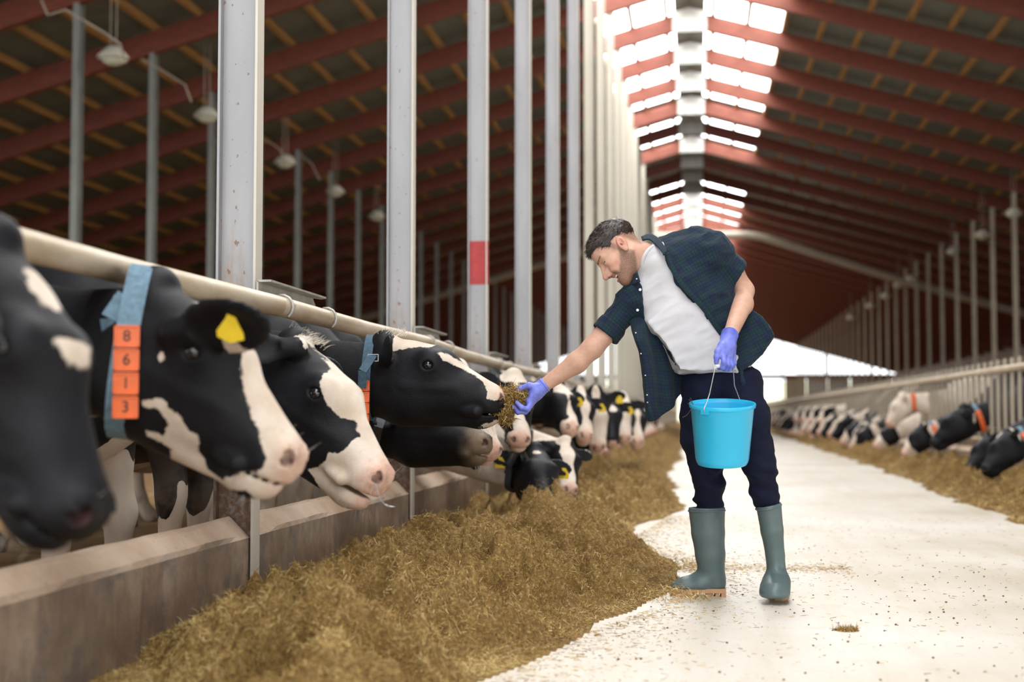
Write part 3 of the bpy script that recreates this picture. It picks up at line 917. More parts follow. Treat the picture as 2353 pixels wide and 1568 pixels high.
def cow(name, fr, sh, hip, polys=(), spots=None, detail=2, fine=.009, coarse=.03, ears=None, label='', group=None, collar=None, tags=(), eye=True,
        mouth_open=0., pinkx=.40, black_body=None, seed=0, white_fn=None, extra=None, dirty=0., zs=.98, legs=(.0, .0)):
    base = np.array([(sh[0] + hip[0]) / 2, (sh[1] + hip[1]) / 2, 0])
    P = body_prims(sh, hip, 0, legs) + neck_prims(fr, sh, hip, zs) + head_prims(fr, mouth_open, detail)
    ef = {}
    for side, (dv, nv, *L) in (ears or {}).items():
        ep, E = ear_prims(fr, side, dv, nv, *(L or []))
        P += ep; ef[side] = E
    hp = np.array([fr.w((x, y, z)) for x in (-.05, .53) for y in (-.15, .15) for z in (.03, -.42)])
    if ears:
        hp = np.vstack([hp] + [E.o[None] + s for E in ef.values() for s in (-.1, .1)])
    v, f = mesh_prims(P, fine, coarse, (hp.min(0), hp.max(0)), 1)
    q = fr.loc(v)
    ishead = np.clip((q[:, 0] + .03) / .05, 0, 1) * (np.linalg.norm(v - fr.w((.2, 0, -.2)), axis=1) < .62)
    # body patches from broad noise, head patches from outlines
    bw = fbm(v[:, 0] * 1.7 + seed * 3.1, v[:, 1] * 1.7 + seed, v[:, 2] * 1.7, seed, 3) * .22 + (-.06 if black_body is None else black_body)
    lg = v[:, 2] + .22 * fbm(v[:, 0] * 5, v[:, 1] * 5, v[:, 2] * 2.5, seed + 40, 3)
    bw = bw + np.clip((.74 - lg) * 1.3, 0, .45) * (v[:, 2] < .8)
    hw = np.full(len(v), -.5)
    for poly in polys:
        poly = np.asarray(poly, float); lim = None
        hw = np.maximum(hw, poly_sd(q[:, [0, 2]], poly))
    hw = np.where((np.abs(q[:, 1]) > .112) & (q[:, 0] < .17), -.5, hw)
    if white_fn is not None: hw = np.maximum(hw, white_fn(q))
    white = np.where(ishead > .5, hw, np.minimum(bw, .5))
    if extra is not None: white = extra(v, q, white)
    pink = np.clip((q[:, 0] - pinkx) / .06, 0, 1) * ishead
    if detail >= 2:
        # inner nostril and mouth show as pink too
        pass
    me = fast_mesh('body', v - base, f)
    qa = np.stack([q[:, 0], np.abs(q[:, 1]), q[:, 2]], 1)
    attr(me, 'nostril', np.clip(1.35 - np.linalg.norm((qa - np.array([.507, .045, -.2625])) / np.array([.018, .0145, .016]), axis=1), 0, .5) * 2 * ishead)
    attr(me, 'white', white); attr(me, 'pink', pink); away = np.clip(1 - np.abs(v[:, 0] - base[0]) / 1.0, 0, 1) > 0
    attr(me, 'dirt', np.clip((.75 - v[:, 2]) * 1.6, 0, 1) * .7 * away * (1 - ishead) + dirty * np.clip((q[:, 0] - .36) * 9, 0, 1) * ishead)
    e = empty(name, base)
    tag(e, label, 'cow', group)
    mobj('body', me, M['coat'], e)
    if eye:
        r = .021 * fr.k
        em = MB().lathe([(r * math.sin(t), -r * math.cos(t)) for t in np.linspace(.05, math.pi - .05, 17)], n=28).mesh('eye', True); em.materials.append(M['cow_eye'])
        for s_ in (-1, 1):
            o = mobj('eye', em, None, e); o.location = fr.w((.222, s_ * .101, -.129)) - base
    if detail >= 2:
        rg = np.random.default_rng(seed + 5); mb = MB()
        for i in range(36):
            s_ = rg.choice([-1, 1]); x = rg.uniform(.40, .51); ang = rg.uniform(0, 2 * math.pi)
            top = rg.random() < .45
            z = -.225 - (x - .40) * .2 if top else -.375
            p = fr.w((x, s_ * rg.uniform(.01, .055), z)); dv = unit(fr.R @ np.array([rg.uniform(.1, .8), s_ * rg.uniform(.1, .8), (.9 if top else -1.)]))
            line_mb(mb, p - base, dv, rg.uniform(.02, .05), .00045)
        mb.build('whiskers', M['whisker'], e)['kind'] = 'stuff'
    bvh = None
    for c in (collar or []):
        if bvh is None: bvh = BVHTree.FromPolygons([tuple(x) for x in v], [tuple(x) for x in f.tolist()])
        add_collar(e, base, bvh, c)
    for tg in tags:
        side, kind, along, across, hang, mat, txt = tg
        E = ef[side]
        p = E.w((along, across, .0)) - base
        o = tag_mesh(kind).build('ear_tag', M[mat], e)
        xv, yv = np.array(hang[0], float), np.array(hang[1], float)
        z = unit(np.cross(unit(xv), unit(yv - unit(xv) * (unit(xv) @ yv))))
        oriented(o, p + z * .012 - unit(yv) * .02, xv, yv)
        if txt:
            for i, (tx, sz, dy) in enumerate(txt):
                tm = text_mesh(tx, sz); to = mobj('lettering', tm, M['ink'], o); to.location = (0, dy, .0012)
    return e, fr, base

def add_collar(e, base, bvh, c):
    """c: centre, normal, width, start of blocks (direction), n blocks, digits"""
    cen = np.array(c['c'], float); n = unit(c['n']); w = c.get('w', .035)
    ref = np.array(c.get('ref', (0, -1, 0)), float); a = unit(ref - n * (ref @ n)); b = np.cross(n, a)     # a points to the camera side
    N = 72; ang = np.linspace(0, 2 * math.pi, N, endpoint=False)
    ring = []
    for t in ang:
        d = math.cos(t) * a + math.sin(t) * b
        h = bvh.ray_cast(Vector(cen + d * .6), Vector(-d), .6)
        r = np.linalg.norm(np.array(h[0]) - cen) if h[0] is not None else .2
        ring.append(r)
    ring = np.array(ring)
    for _ in range(6): ring = np.maximum(ring, (np.roll(ring, 1) + np.roll(ring, -1)) / 2)
    slack = c.get('slack', 0.)
    off = .010
    P = []
    for i, t in enumerate(ang):
        d = math.cos(t) * a + math.sin(t) * b
        P.append(cen + d * (ring[i] + off) + np.array([0, 0, -slack * max(0, -d[2])]))
    P = np.array(P)
    v = []; f = []
    for i in range(N):
        d = unit(P[i] - cen)
        for s_, o_ in ((-1, 0), (1, 0), (1, .004), (-1, .004)):
            v.append(P[i] + n * s_ * w / 2 + d * o_ - base)
    for i in range(N):
        j = (i + 1) % N
        for k in range(4):
            f.append((i * 4 + k, i * 4 + (k + 1) % 4, j * 4 + (k + 1) % 4, j * 4 + k))
    me = bpy.data.meshes.new('collar'); me.from_pydata(v, [], f); me.update()
    co = mobj('collar', me, M[c.get('mat', 'collar_web')], e)
    # number blocks along the ring from a given height
    if c.get('nb', 0):
        sz = c.get('size', .062)
        i0 = c['i0'] if 'i0' in c else 0
        seg = np.linalg.norm(np.roll(P, -1, 0) - P, axis=1)
        s0 = np.concatenate([[0], np.cumsum(seg)])
        def on(sv):
            sv = sv % s0[-1]; k = int(np.searchsorted(s0, sv, 'right') - 1); k = min(k, N - 1)
            t = (sv - s0[k]) / seg[k]
            return P[k] * (1 - t) + P[(k + 1) % N] * t
        # find the ring position closest to the wanted start height on the camera side
        cand = [i for i in range(N) if math.cos(ang[i]) > -.2]
        st = min(cand, key=lambda i: abs(P[i][2] - c['z0']))
        sgn = 1 if P[(st + 2) % N][2] < P[st][2] else -1
        for q in range(c['nb']):
            if c.get('hang'):
                o0 = unit(P[st] - cen); o0 = unit(o0 * [1, 1, 0]); pa = P[st] + np.array([0, 0, -sz]) * q + o0 * .004 * q; pb = P[st] + np.array([0, 0, -sz]) * (q + 1) + o0 * .004 * (q + 1)
            else: pa = on(s0[st] + sgn * q * sz); pb = on(s0[st] + sgn * (q + 1) * sz)
            m = (pa + pb) / 2
            dn = unit(pb - pa); out = o0 if c.get('hang') else unit(m - cen); out = unit(out - dn * (out @ dn)); x = np.cross(-dn, out)
            mb = MB()
            h = sz * .47; ww = c.get('bw', w * .62)
            prof = [(-ww, -h), (ww, -h), (ww, h), (-ww, h)]
            mb.prism(prof, -.004, .008)
            for (x0, x1, y0, y1) in ((-ww, ww, h - .005, h), (-ww, ww, -h, -h + .005), (-ww, -ww + .005, -h, h), (ww - .005, ww, -h, h)):
                mb.box(((x0 + x1) / 2, (y0 + y1) / 2, .0095), (x1 - x0, y1 - y0, .003))
            o = mb.build('number_block', M['orange_block'], e)
            oriented(o, m + out * (.022 if c.get('hang') else .008) - base, x, -dn)
            dg = c.get('digits', '')
            if q < len(dg) and dg[q] != ' ':
                tm = text_mesh(dg[q], .042); to = mobj('digit', tm, M['ink'], o); to.location = (0, 0, .0085)
    if c.get('tail'):
        p0 = np.array(c['tail'][0]); p1 = np.array(c['tail'][1]); mid = (p0 + p1) / 2 + np.array([-.015, -.03, 0])
        mb = MB()
        pts = [p0 - base, mid - base, p1 - base]
        mb.bar(pts[0], pts[1], .004, w * .9, n); mb.bar(pts[1], pts[2], .004, w * .9, n)
        mb.build('strap_end', M[c.get('mat', 'collar_web')], e)
        bk = MB()
        for (xa, za, xb, zb) in ((-.55, 0, .55, 0), (-.55, -.028, .55, -.028), (-.55, 0, -.55, -.028), (.55, 0, .55, -.028)):
            bk.bar(p0 - base + [w * xa, -.004, za], p0 - base + [w * xb, -.004, zb], .0035, .0035, (0, 1, .01))
        bk.build('buckle', M['buckle'], e)

def px_poly(fr, pts, Y):
    return [fr.loc(pt(a, b, Y))[[0, 2]] for a, b in pts]

LAT = (0, 1, 0)
# nearest cow, cropped by the left edge --------------------------------
frA = head_frame(pt(2, 512, 2.70), pt(240, 1168, 2.62), lat=(.06, 1, .03))
eA = cow('cow', frA, (-2.15, 2.95), (-3.75, 3.0),
    polys=[px_poly(frA, [(62, 540), (95, 530), (120, 600), (150, 650), (175, 700), (150, 722), (118, 690), (84, 640), (66, 600)], 2.69),
           px_poly(frA, [(176, 790), (205, 785), (230, 815), (240, 850), (212, 858), (192, 828)], 2.68)],
    ears={-1: ((.30, -.45, -.62), (.8, -.45, .1), .17, pt(-60, 640, 2.50)), 1: ((-.1, .9, -.1), (.8, .3, .1))}, fine=.010, black_body=-.02, seed=3, pinkx=9,
    label='nearest black cow at the picture edge, thin white stripe down its face, tan ear tag', group='cows feeding along the left wall',
    tags=[(-1, 'flag', .05, .0, ((1, .2, 0), (.1, 0, 1)), 'tan_tag', None)], legs=(.06, .05))
# second cow: big forward ear with yellow tag, orange blocks on blue collar
frB = head_frame(pt(368, 628, 3.76), pt(694, 1038, 3.64), lat=(.05, 1, .02))
YB = 3.56
eB = cow('cow', frB, (-2.2, 3.98), (-3.8, 4.05),
    polys=[px_poly(frB, [(560, 800), (590, 790), (660, 860), (730, 950), (750, 1000), (740, 1100), (600, 1180), (590, 1110), (640, 1085), (650, 1060), (630, 1010), (602, 950), (580, 900), (570, 870)], 3.66),
           px_poly(frB, [(308, 916), (360, 912), (378, 940), (400, 955), (420, 990), (443, 998), (430, 1035), (445, 1075), (480, 1098), (560, 1082), (625, 1085), (640, 1130), (560, 1125), (470, 1125), (400, 1112), (330, 1090), (296, 1058), (300, 1030), (330, 1056), (356, 1028), (320, 1005), (300, 1000), (310, 985), (345, 998), (368, 968), (345, 938), (308, 930)], YB),
           px_poly(frB, [(347, 818), (356, 803), (368, 806), (366, 824), (354, 828)], YB),
           px_poly(frB, [(310, 840), (334, 842), (334, 856), (312, 876)], YB),
           px_poly(frB, [(440, 655), (462, 662), (478, 700), (455, 704)], 3.72)],
    ears={-1: ((.86, -.42, .04), (.35, -.8, -.45), .25, pt(414, 760, 3.58)), 1: ((-.1, .9, -.1), (.8, .3, .1))}, fine=.010, seed=5, mouth_open=.0, black_body=-.13, pinkx=.47,
    label='black cow with a yellow tagged ear held forward, orange blocks on its pale blue collar', group='cows feeding along the left wall',
    tags=[(-1, 'tri', .035, .02, ((1, -.05, -.1), (-.1, -.25, 1)), 'yellow_tag', None)],
    collar=[dict(c=pt(328, 830, 3.95), n=(1, .25, -.12), w=.062, z0=pt(278, 745, 3.7)[2], nb=4, size=.0625, bw=.033, digits='8613', hang=1, tail=(pt(292, 680, 3.68), pt(262, 790, 3.68)))], legs=(-.05, .06))
# third cow: white blaze, pink nose, open mouth
frC = head_frame(pt(686, 764, 4.98), pt(894, 1088, 4.80), lat=(.12, 1, .04))
YC = 4.80
zc = lambda L: [(600 + a / 3.41, 720 + b / 3.41) for a, b in L]
eC = cow('cow', frC, (-2.2, 5.02), (-3.85, 5.1),
    polys=[px_poly(frC, zc([(245, 185), (330, 228), (480, 340), (580, 440), (618, 560), (640, 690), (690, 790), (760, 860), (1000, 900), (780, 470), (680, 320), (560, 160), (500, 60), (430, 60), (390, 120), (310, 150)]), 4.91),
           px_poly(frC, zc([(655, 740), (730, 850), (778, 965), (730, 1050), (660, 1108), (565, 1105), (535, 1160), (470, 1195), (330, 1218), (380, 1290), (480, 1560), (900, 1640), (1150, 1400), (1130, 1130), (1020, 940), (850, 740)]), 4.80)],
    ears={-1: ((-.90, -.40, -.05), (.25, -.9, .25), .19, pt(668, 800, 4.84)), 1: ((.35, .9, .05), (.5, .3, .1))}, fine=.0085, seed=8, mouth_open=.012, black_body=-.15, pinkx=.44,
    label='black cow with a broad white blaze and pink dripping nose over the wall', group='cows feeding along the left wall',
    tags=[(-1, 'flag', .045, -.02, ((.9, -.1, -.28), (.3, 0, 1)), 'yellow_tag', [('0771', .017, -.026), ('UA', .013, -.004)])], legs=(.04, -.05))
# drool from the third cow
def drool():
    mb = MB()
    p = [pt(a, b, 4.66) for a, b in [(862, 1112), (868, 1130), (874, 1148), (884, 1160), (897, 1165), (908, 1165)]]
    mb.tube(p, [.0026, .002, .0022, .0027, .0032, .0015], 8)
    mb.tube([pt(860, 1112, 4.66), pt(853, 1130, 4.66), pt(850, 1148, 4.66)], [.002, .0012, .0006], 6)
    return mb
dr_ = drool(); dr_.v = [tuple(np.array(p) - eC[2]) for p in dr_.v]; dr_.build('drool', M['wet_drool'], eC[0], True)
# fourth cow: the one being fed
zd = lambda L: [(850 + a / 6.27, 760 + b / 6.27) for a, b in L]
frD = head_frame(pt(880, 768, 6.02), pt(1158, 903, 5.98), lat=(.03, 1, .06))
YD = 5.93
eD = cow('cow', frD, (-2.25, 6.15), (-3.9, 6.2),
    polys=[px_poly(frD, zd([(285, 60), (300, 190), (325, 298), (400, 285), (480, 262), (700, 238), (860, 243), (900, 200), (700, 120), (540, 90), (400, 60)]), YD),
           px_poly(frD, zd([(985, 320), (1090, 440), (1250, 520), (1400, 605), (1590, 715), (1650, 800), (1690, 880), (1700, 980), (1800, 1010), (1880, 1005), (1990, 1000), (1990, 850), (1850, 760), (1600, 640), (1300, 470), (1060, 310)]), YD),
           px_poly(frD, zd([(1575, 1365), (1700, 1335), (1790, 1285), (1850, 1262), (1960, 1280), (1960, 1340), (1750, 1420), (1600, 1400)]), YD)],
    ears={-1: ((.30, -.80, .42), (.85, .45, .05), .17), 1: ((-.2, .9, .3), (.8, .3, .1))}, fine=.0065, coarse=.03, seed=12, black_body=-.25, pinkx=.47,
    label='black cow stretching its neck to eat from the gloved hand', group='cows feeding along the left wall',
    collar=[dict(c=pt(852, 890, 6.06), n=(1, .05, -.05), w=.040, z0=pt(845, 872, 5.9)[2], nb=4, size=.048, bw=.0235, hang=1, mat='collar_denim', tail=(pt(858, 815, 5.87), pt(832, 892, 5.86)))])

def tuft(e, fr, base, n, seed, zmin=-.02):
    rg = np.random.default_rng(seed); mb = MB()
    for i in range(n):
        p = fr.w((rg.uniform(-.02, .10), rg.uniform(-.045, .045), rg.uniform(-.005, .012))); d = unit(fr.R @ np.array([rg.uniform(.0, .8), rg.uniform(-.7, .7), rg.uniform(.5, 1.)]))
        line_mb(mb, p - d * .012 - base, d, rg.uniform(.025, .05), .0008, .006)
    mb.build('poll_tuft', M['tuft'], e)['kind'] = 'stuff'
simple('tuft', (.70, .62, .52), .7)
for (e_, f_, b_), sd_ in ((eC, 1), (eD, 2)): tuft(e_, f_, b_, 130, sd_)
# ------------------------------------------------------------------ more cows, both sides
def blaze(w0, w1, muz=.40, side=0., xs0=-.1):
    """white stripe down the face, white muzzle"""
    def fn(q):
        w = w0 + (w1 - w0) * np.clip(q[:, 0] / .45, 0, 1) + .012 * np.sin(q[:, 0] * 31 + w0 * 400)
        top = q[:, 2] + .16 + q[:, 0] * .35
        a = np.minimum(w - np.abs(q[:, 1] - side), top)
        a = np.minimum(a, q[:, 0] - xs0)
        b = q[:, 0] - muz + .03 * np.sin(q[:, 1] * 40)
        return np.maximum(a, b)
    return fn
def spotfn(items):
    def fn(q):
        r = np.full(len(q), -.5)
        for (x, y, z, rr) in items:
            r = np.maximum(r, rr - np.linalg.norm(q - np.array([x, y, z]), axis=1))
        return r
    return fn
def both(*f): return lambda q: np.max([g(q) for g in f], 0)

EN = {-1: ((-.1, -.95, -.05), (.7, -.2, .5)), 1: ((-.1, .95, -.05), (.7, .2, .5))}
def ears_of(fr, droop=-.1, L=.19):
    y = fr.R[:, 1]; x = fr.R[:, 0]; z = fr.R[:, 2]
    return {s: (s * y + droop * z - .15 * x, .8 * x + .5 * z + .1 * s * y, L) for s in (-1, 1)}

GL = 'cows feeding along the left wall'
mid = [  # poll px, muzzle px, shoulder y, white, label, extras
    dict(p=(908, 906, 7.12), m=(1124, 1006, 7.0), sy=6.95, lat=(.2, 1, .05), w=spotfn([(.03, 0, -.02, .06)]), dirty=.9, lab='black cow with a dirty grey muzzle under the chin of the feeding cow', col=.52, seed=21),
    dict(p=(1052, 830, 7.85), m=(1136, 1032, 7.62), sy=7.72, lat=(.75, .65, .1), w=both(blaze(.03, .03, .36), spotfn([(.0, .0, -.03, .07)])), lab='cow with round yellow ear tag behind the feeding cow, white muzzle', tag='round', seed=22),
    dict(p=(1180, 850, 8.7), m=(1197, 1005, 8.38), sy=8.48, lat=(.95, .3, 0), w=both(spotfn([(.04, 0, -.03, .095)]), blaze(.018, .034, .43)), lab='cow with white topped black face and pink nose just behind the gloved hand', seed=23),
    dict(p=(1232, 1020, 8.75), m=(1262, 1152, 8.35), sy=9.24, lat=(.8, .6, .0), w=spotfn([(.12, -.02, -.05, .035)]), lab='black cow eating from the feed pile, orange blocks on its neck', col=1, tag='tri', seed=24, zs=.9),
    dict(p=(1303, 1005, 9.9), m=(1314, 1122, 9.6), sy=10.0, lat=(.75, .6, .1), w=both(blaze(.05, .06, .5, -.03), spotfn([(.2, .1, -.2, .1)])), lab='black and white cow eating next to the all black eating head', seed=25, zs=.9),
    dict(p=(1282, 872, 10.8), m=(1318, 978, 10.45), sy=10.76, lat=(.8, .6, .0), w=both(spotfn([(.16, 0, -.05, .09)]), blaze(.02, .02, .42)), lab='cow with white forehead patch and grey pink muzzle above the eating pair', tag='tri', seed=26),
    dict(p=(1333, 890, 11.6), m=(1349, 998, 11.25), sy=11.52, lat=(.9, .45, 0), w=blaze(.03, .04, .40), lab='black cow with thin white stripe, yellow tags, seventh behind the feeding cow', tag='tri', seed=27),
    dict(p=(1368, 888, 12.4), m=(1375, 1026, 12.25), sy=12.4, lat=(1, .1, 0), w=blaze(.015, .09, .24), lab='black cow facing the camera with a long white muzzle', tag='tri', seed=28),
    dict(p=(1402, 905, 13.2), m=(1409, 1012, 12.9), sy=13.2, lat=(.95, .3, 0), w=spotfn([(.22, 0, -.06, .05), (.5, 0, -.3, .06)]), lab='mostly black faced cow just beyond the long white muzzle', tag='tri', seed=29),
    dict(p=(1430, 903, 14.1), m=(1436, 1005, 13.8), sy=14.1, lat=(1, .2, 0), w=blaze(.075, .06, .36), lab='black cow with the broadest white face in the far left row', seed=30),
    dict(p=(1461, 925, 15.2), m=(1466, 1012, 14.8), sy=15.2, lat=(.95, .3, 0), w=blaze(.02, .035, .42), lab='small distant cow with white nose beside the hanging shirt flap', seed=31),
]
for i, d in enumerate(mid):
    fr = head_frame(pt(*d['p']), pt(*d['m']), lat=d['lat'])
    tags = []
    if d.get('tag'):
        for s_ in (-1, 1):
            tags.append((s_, 'round' if d['tag'] == 'round' else 'flag', .03, .0, ((1, 0, 0), (0, -.1, 1)), 'yellow_tag', None))
    col = None
    if d.get('col'):
        hc = fr.w((-.10, 0, -.20)); nn = unit(fr.w((.1, 0, -.2)) - np.array([-2.3, d['sy'], .95]))
        col = [dict(c=hc, n=nn, w=.045, z0=hc[2] + .05, nb=4 if d['col'] == 1 else 0, size=.05, bw=.026, mat='collar_dark')]
    cow('cow', fr, (-2.3, d['sy']), (-3.9, d['sy'] + .1), white_fn=d['w'], fine=.012 if i < 5 else .015, coarse=.035, ears=ears_of(fr), seed=d['seed'], black_body=-.1 + .12 * math.sin(i * 2.2),
        label=d['lab'], group=GL, tags=tags, collar=col, detail=2 if i < 3 else 1, eye=True, dirty=d.get('dirty', 0.), zs=d.get('zs', .98), pinkx=.45)

# cows on the right, heads down over the feed
GR = 'cows feeding along the right wall'
right = [
    dict(p=(2276, 985), m=(2293, 1088), X=(3.02, 2.74), w=spotfn([]), col=1, lab='rightmost black cow eating, orange blocks on its collar', seed=41, bb=-.3),
    dict(p=(2246, 1000), m=(2236, 1080), X=(3.05, 2.80), w=spotfn([]), lab='black cow eating close behind the rightmost one', seed=42, bb=-.3),
    dict(p=(2196, 930), m=(2152, 1018), X=(3.25, 2.85), w=spotfn([]), col=1, lab='black cow with lifted neck and an orange collar, third from the right edge', seed=43, bb=-.3),
    dict(p=(2104, 972), m=(2082, 1046), X=(3.05, 2.76), w=both(blaze(.03, .05, .34)), col=1, lab='white nosed black cow with head right down, orange collar strap', seed=44, bb=-.2),
    dict(p=(2050, 905), m=(2054, 974), X=(3.15, 2.9), w=spotfn([(.2, 0, -.2, .4)]), col=1, lab='pale cow with a nearly white head and neck on the right side', seed=45, bb=.25),
    dict(p=(2030, 975), m=(2020, 1028), X=(3.1, 2.8), w=both(blaze(.05, .06, .3)), lab='black cow with white blaze eating below the pale cow', seed=46, bb=0),
    dict(p=(1992, 975), m=(1954, 1030), X=(3.15, 2.78), w=blaze(.04, .07, .36), lab='black cow with white muzzle reaching far out on the right', seed=47, bb=-.25),
    dict(p=(1956, 968), m=(1940, 1018), X=(3.15, 2.82), w=blaze(.03, .05, .3), lab='black and white cow eating, seventh from the right edge', seed=48, bb=-.1),
]
for i, d in enumerate(right):
    ps = []
    for (a, b), X in ((d['p'], d['X'][0]), (d['m'], d['X'][1])):
        v = pt(a, b, 1.) - np.array([0, 0, CAMH]); ps.append(v * (X / v[0]) + np.array([0, 0, CAMH]))
    ym = (ps[0][1] + ps[1][1]) / 2
    L = np.linalg.norm(ps[1] - ps[0])
    # keep a natural head length by sliding the muzzle along the barn
    dx, dz = ps[1][0] - ps[0][0], ps[1][2] - ps[0][2]
    dy = math.sqrt(max(0., .30 - dx * dx - dz * dz)) * .6
    pa = np.array([ps[0][0], ym + dy / 2, ps[0][2]]); pb = np.array([ps[1][0], ym - dy / 2, ps[1][2]])
    fr = head_frame(pa, pb, lat=(-.25, -1, 0))
    col = None
    if d.get('col'):
        hc = fr.w((-.09, 0, -.18)); nn = unit(fr.w((.1, 0, -.2)) - np.array([4.1, ym, .95]))
        col = [dict(c=hc, n=nn, w=.05, z0=hc[2] + .06, nb=5, size=.055, bw=.030, ref=(-.3, -1, 0))]
    cow('cow', fr, (4.12, ym + .05), (5.7, ym + .15), white_fn=d['w'], fine=.016, coarse=.04, ears=ears_of(fr), seed=d['seed'], black_body=d['bb'], label=d['lab'], group=GR, collar=col, detail=1, eye=False, zs=.95)

# distant cows: a few builds, copied
def template(i, side):
    s = 1 if side == 'left' else -1
    X = -1.62 if side == 'left' else 3.42
    rg = random.Random(i * 7 + 3)
    sx = X - s * .68
    if i % 3 == 0: poll, muz = (X + s * .25, .0, .78), (X + s * .62, -.12, .36)        # eating
    elif i % 3 == 1: poll, muz = (X + s * .30, -.10, 1.0), (X + s * .52, -.42, .62)      # looking at the camera
    else: poll, muz = (X + s * .20, .05, .62), (X + s * .42, -.05, .16)
    fr = head_frame(np.array(poll), np.array(muz), lat=(.5 if i % 3 == 1 else .1, s * 1., 0))
    w = [blaze(.05, .06, .34), spotfn([(.2, 0, -.05, .05)]), blaze(.075, .05, .38), blaze(.02, .08, .26), spotfn([(.25, 0, -.2, .33)])][i % 5]
    return cow('cow', fr, (sx, .0), (sx - s * 1.55, .05), white_fn=w, fine=.02, coarse=.05, ears=ears_of(fr), seed=60 + i, black_body=-.12 + .1 * (i % 4), label='x', detail=1, eye=False, zs=.93)[0]
def place_copies(tm, ys, label, group):
    used = set()
    for j, y in enumerate(ys):
        t = tm[(j * 3 + j // 4) % len(tm)]
        if id(t) not in used: o = t; used.add(id(t)); kids = []
        else:
            o = t.copy(); link(o)
            for ch in t.children:
                c = ch.copy(); link(c, o)
        o.location = (t.location[0], y, 0)
        tag(o, label, 'cow', group)
    for t in tm:
        if id(t) not in used:
            for ch in list(t.children): bpy.data.objects.remove(ch)
            bpy.data.objects.remove(t)
tl = [template(i, 'left') for i in range(5)]; tr_ = [template(i + 5, 'right') for i in range(5)]
rj = random.Random(4)
place_copies(tl, [16.2 + i * .85 + rj.uniform(-.12, .12) for i in range(36)], 'small distant black and white cow far along the left wall', 'distant cows along the left wall')
place_copies(tr_, [28.6 + i * .95 + rj.uniform(-.15, .15) for i in range(34)], 'small distant black and white cow far along the right wall', 'distant cows along the right wall')
# ------------------------------------------------------------------ silage feed
EY = [0., 2.5, 3.6, 4.1, 4.63, 5.2, 5.7, 6.1, 6.7, 7.4, 8.0, 8.9, 10., 12.3, 15., 18.6, 25, 40, 60, 130]
EX = [-.9, -.80, -.70, -.62, -.50, -.36, -.20, -.10, -.06, -.06, -.26, -.44, -.32, -.13, -.26, -.40, -.30, -.40, -.4, -.4]
def feed_height(x, y, side=-1):
    if side < 0:
        wall, edge = -1.715, np.interp(y, EY, EX) + .09 * fbm(y * 1.1, 3.3, 0, 5, 2) + .03 * vnoise(y * 3., x * 6., 0, 9)
        u = (edge - x) / (edge - wall)          # 0 at the outer edge, 1 at the wall
    else:
        wall, edge = 3.50, np.interp(y, [0, 13.4, 22, 52, 130], [2.34, 2.36, 2.62, 3.0, 3.1]) + .12 * fbm(y * 1.1, 7.3, 0, 15, 3)
        u = (x - edge) / (wall - edge)
    u = np.clip(u, 0, 1)
    prof = np.interp(u, [0, .10, .28, .55, .80, .93, 1], [0, .035, .105, .145, .10, .055, .04])
    if side < 0: prof = prof * np.interp(y, [2., 3.8, 4.4, 5.2, 6.5, 8, 11, 20, 60], [.9, 1., 1.1, 1.2, 1.2, 1.35, 1.3, 1.3, 1.3])
    e = np.clip(u / .06, 0, 1) ** .5
    lump = .12 * fbm(x * 2.6, y * 2.6, 0, 21, 2) +    .22 * (.36 - np.abs(fbm(x * 5.5, y * 5.5, 0, 22, 2))) +   .07 * (.33 - np.abs(fbm(x * 13, y * 13, 0, 24, 2))) + .022 * fbm(x * 30, y * 30, 0, 23, 2)
    if side < 0:
        for bx, by, sx_, sy_, h_ in ((-1.10, 3.95, .45, .20, .06), (-1.05, 4.42, .34, .13, -.15), (-1.10, 4.86, .40, .22, .14), (-.80, 5.28, .25, .12, -.05), (-.72, 5.75, .35, .25, .06),
                                     (-1.35, 6.25, .25, .25, .07), (-1.5, 5.35, .14, .18, -.07), (-1.0, 6.75, .3, .12, -.05), (-.55, 7.3, .3, .3, .05), (-1.2, 7.6, .3, .3, .06), (-.80, 8.25, .35, .3, .09)):
            lump += h_ * np.exp(-(((x - bx) / sx_) ** 2 + ((y - by) / sy_) ** 2))
        prof = prof * np.clip((x + 1.73 - np.clip(4.25 - y, 0, 2) * .55) / .10 + (y > 4.25) * 1., 0, 1)
        lump = (lump - .01) * np.interp(u, [0, .55, .8, 1.], [1, 1, .7, .3])
        lump = lump * np.clip((x + 1.73 - np.clip(4.25 - y, 0, 2) * .55) / .15 + (y > 4.25) * 1., 0, 1)
    return np.maximum(0, e * np.maximum(prof + lump * np.clip(u / .2, 0.15, 1), .010)) + .002 * (u > 0), u

def feed_pile(name, side, ys, nx, label):
    wall = -1.712 if side < 0 else 3.497
    far = .12 if side < 0 else 2.05
    xs = np.linspace(wall, far, nx)
    X, Y = np.meshgrid(xs, ys, indexing='ij')
    H, U = feed_height(X, Y, side)
    v = np.stack([X, Y, H], -1).reshape(-1, 3)
    ny = len(ys)
    i, j = np.meshgrid(np.arange(nx - 1), np.arange(ny - 1), indexing='ij')
    a = (i * ny + j).ravel(); q = np.stack([a, a + 1, a + ny + 1, a + ny], 1)
    if side < 0: q = q[:, ::-1]
    keep = (v[q][:, :, 2] > 0).any(1)
    q = q[keep]; used = np.unique(q); mp = np.full(len(v), -1); mp[used] = np.arange(len(used))
    o = mobj(name, fast_mesh(name, v[used], mp[q]), M['silage'])
    return tag(o, label, 'feed', kind='stuff')
ysL = np.concatenate([np.arange(1.9, 7.2, .016), np.arange(7.2, 14, .035), np.arange(14, 30, .09), np.arange(30, 125, .4)])
pile = feed_pile('silage_pile', -1, ysL, 118, 'long golden brown silage heap spread along the left feed wall')
ysR = np.concatenate([np.arange(0, 8, .12), np.arange(8, 24, .05), np.arange(24, 50, .12), np.arange(50, 125, .5)])
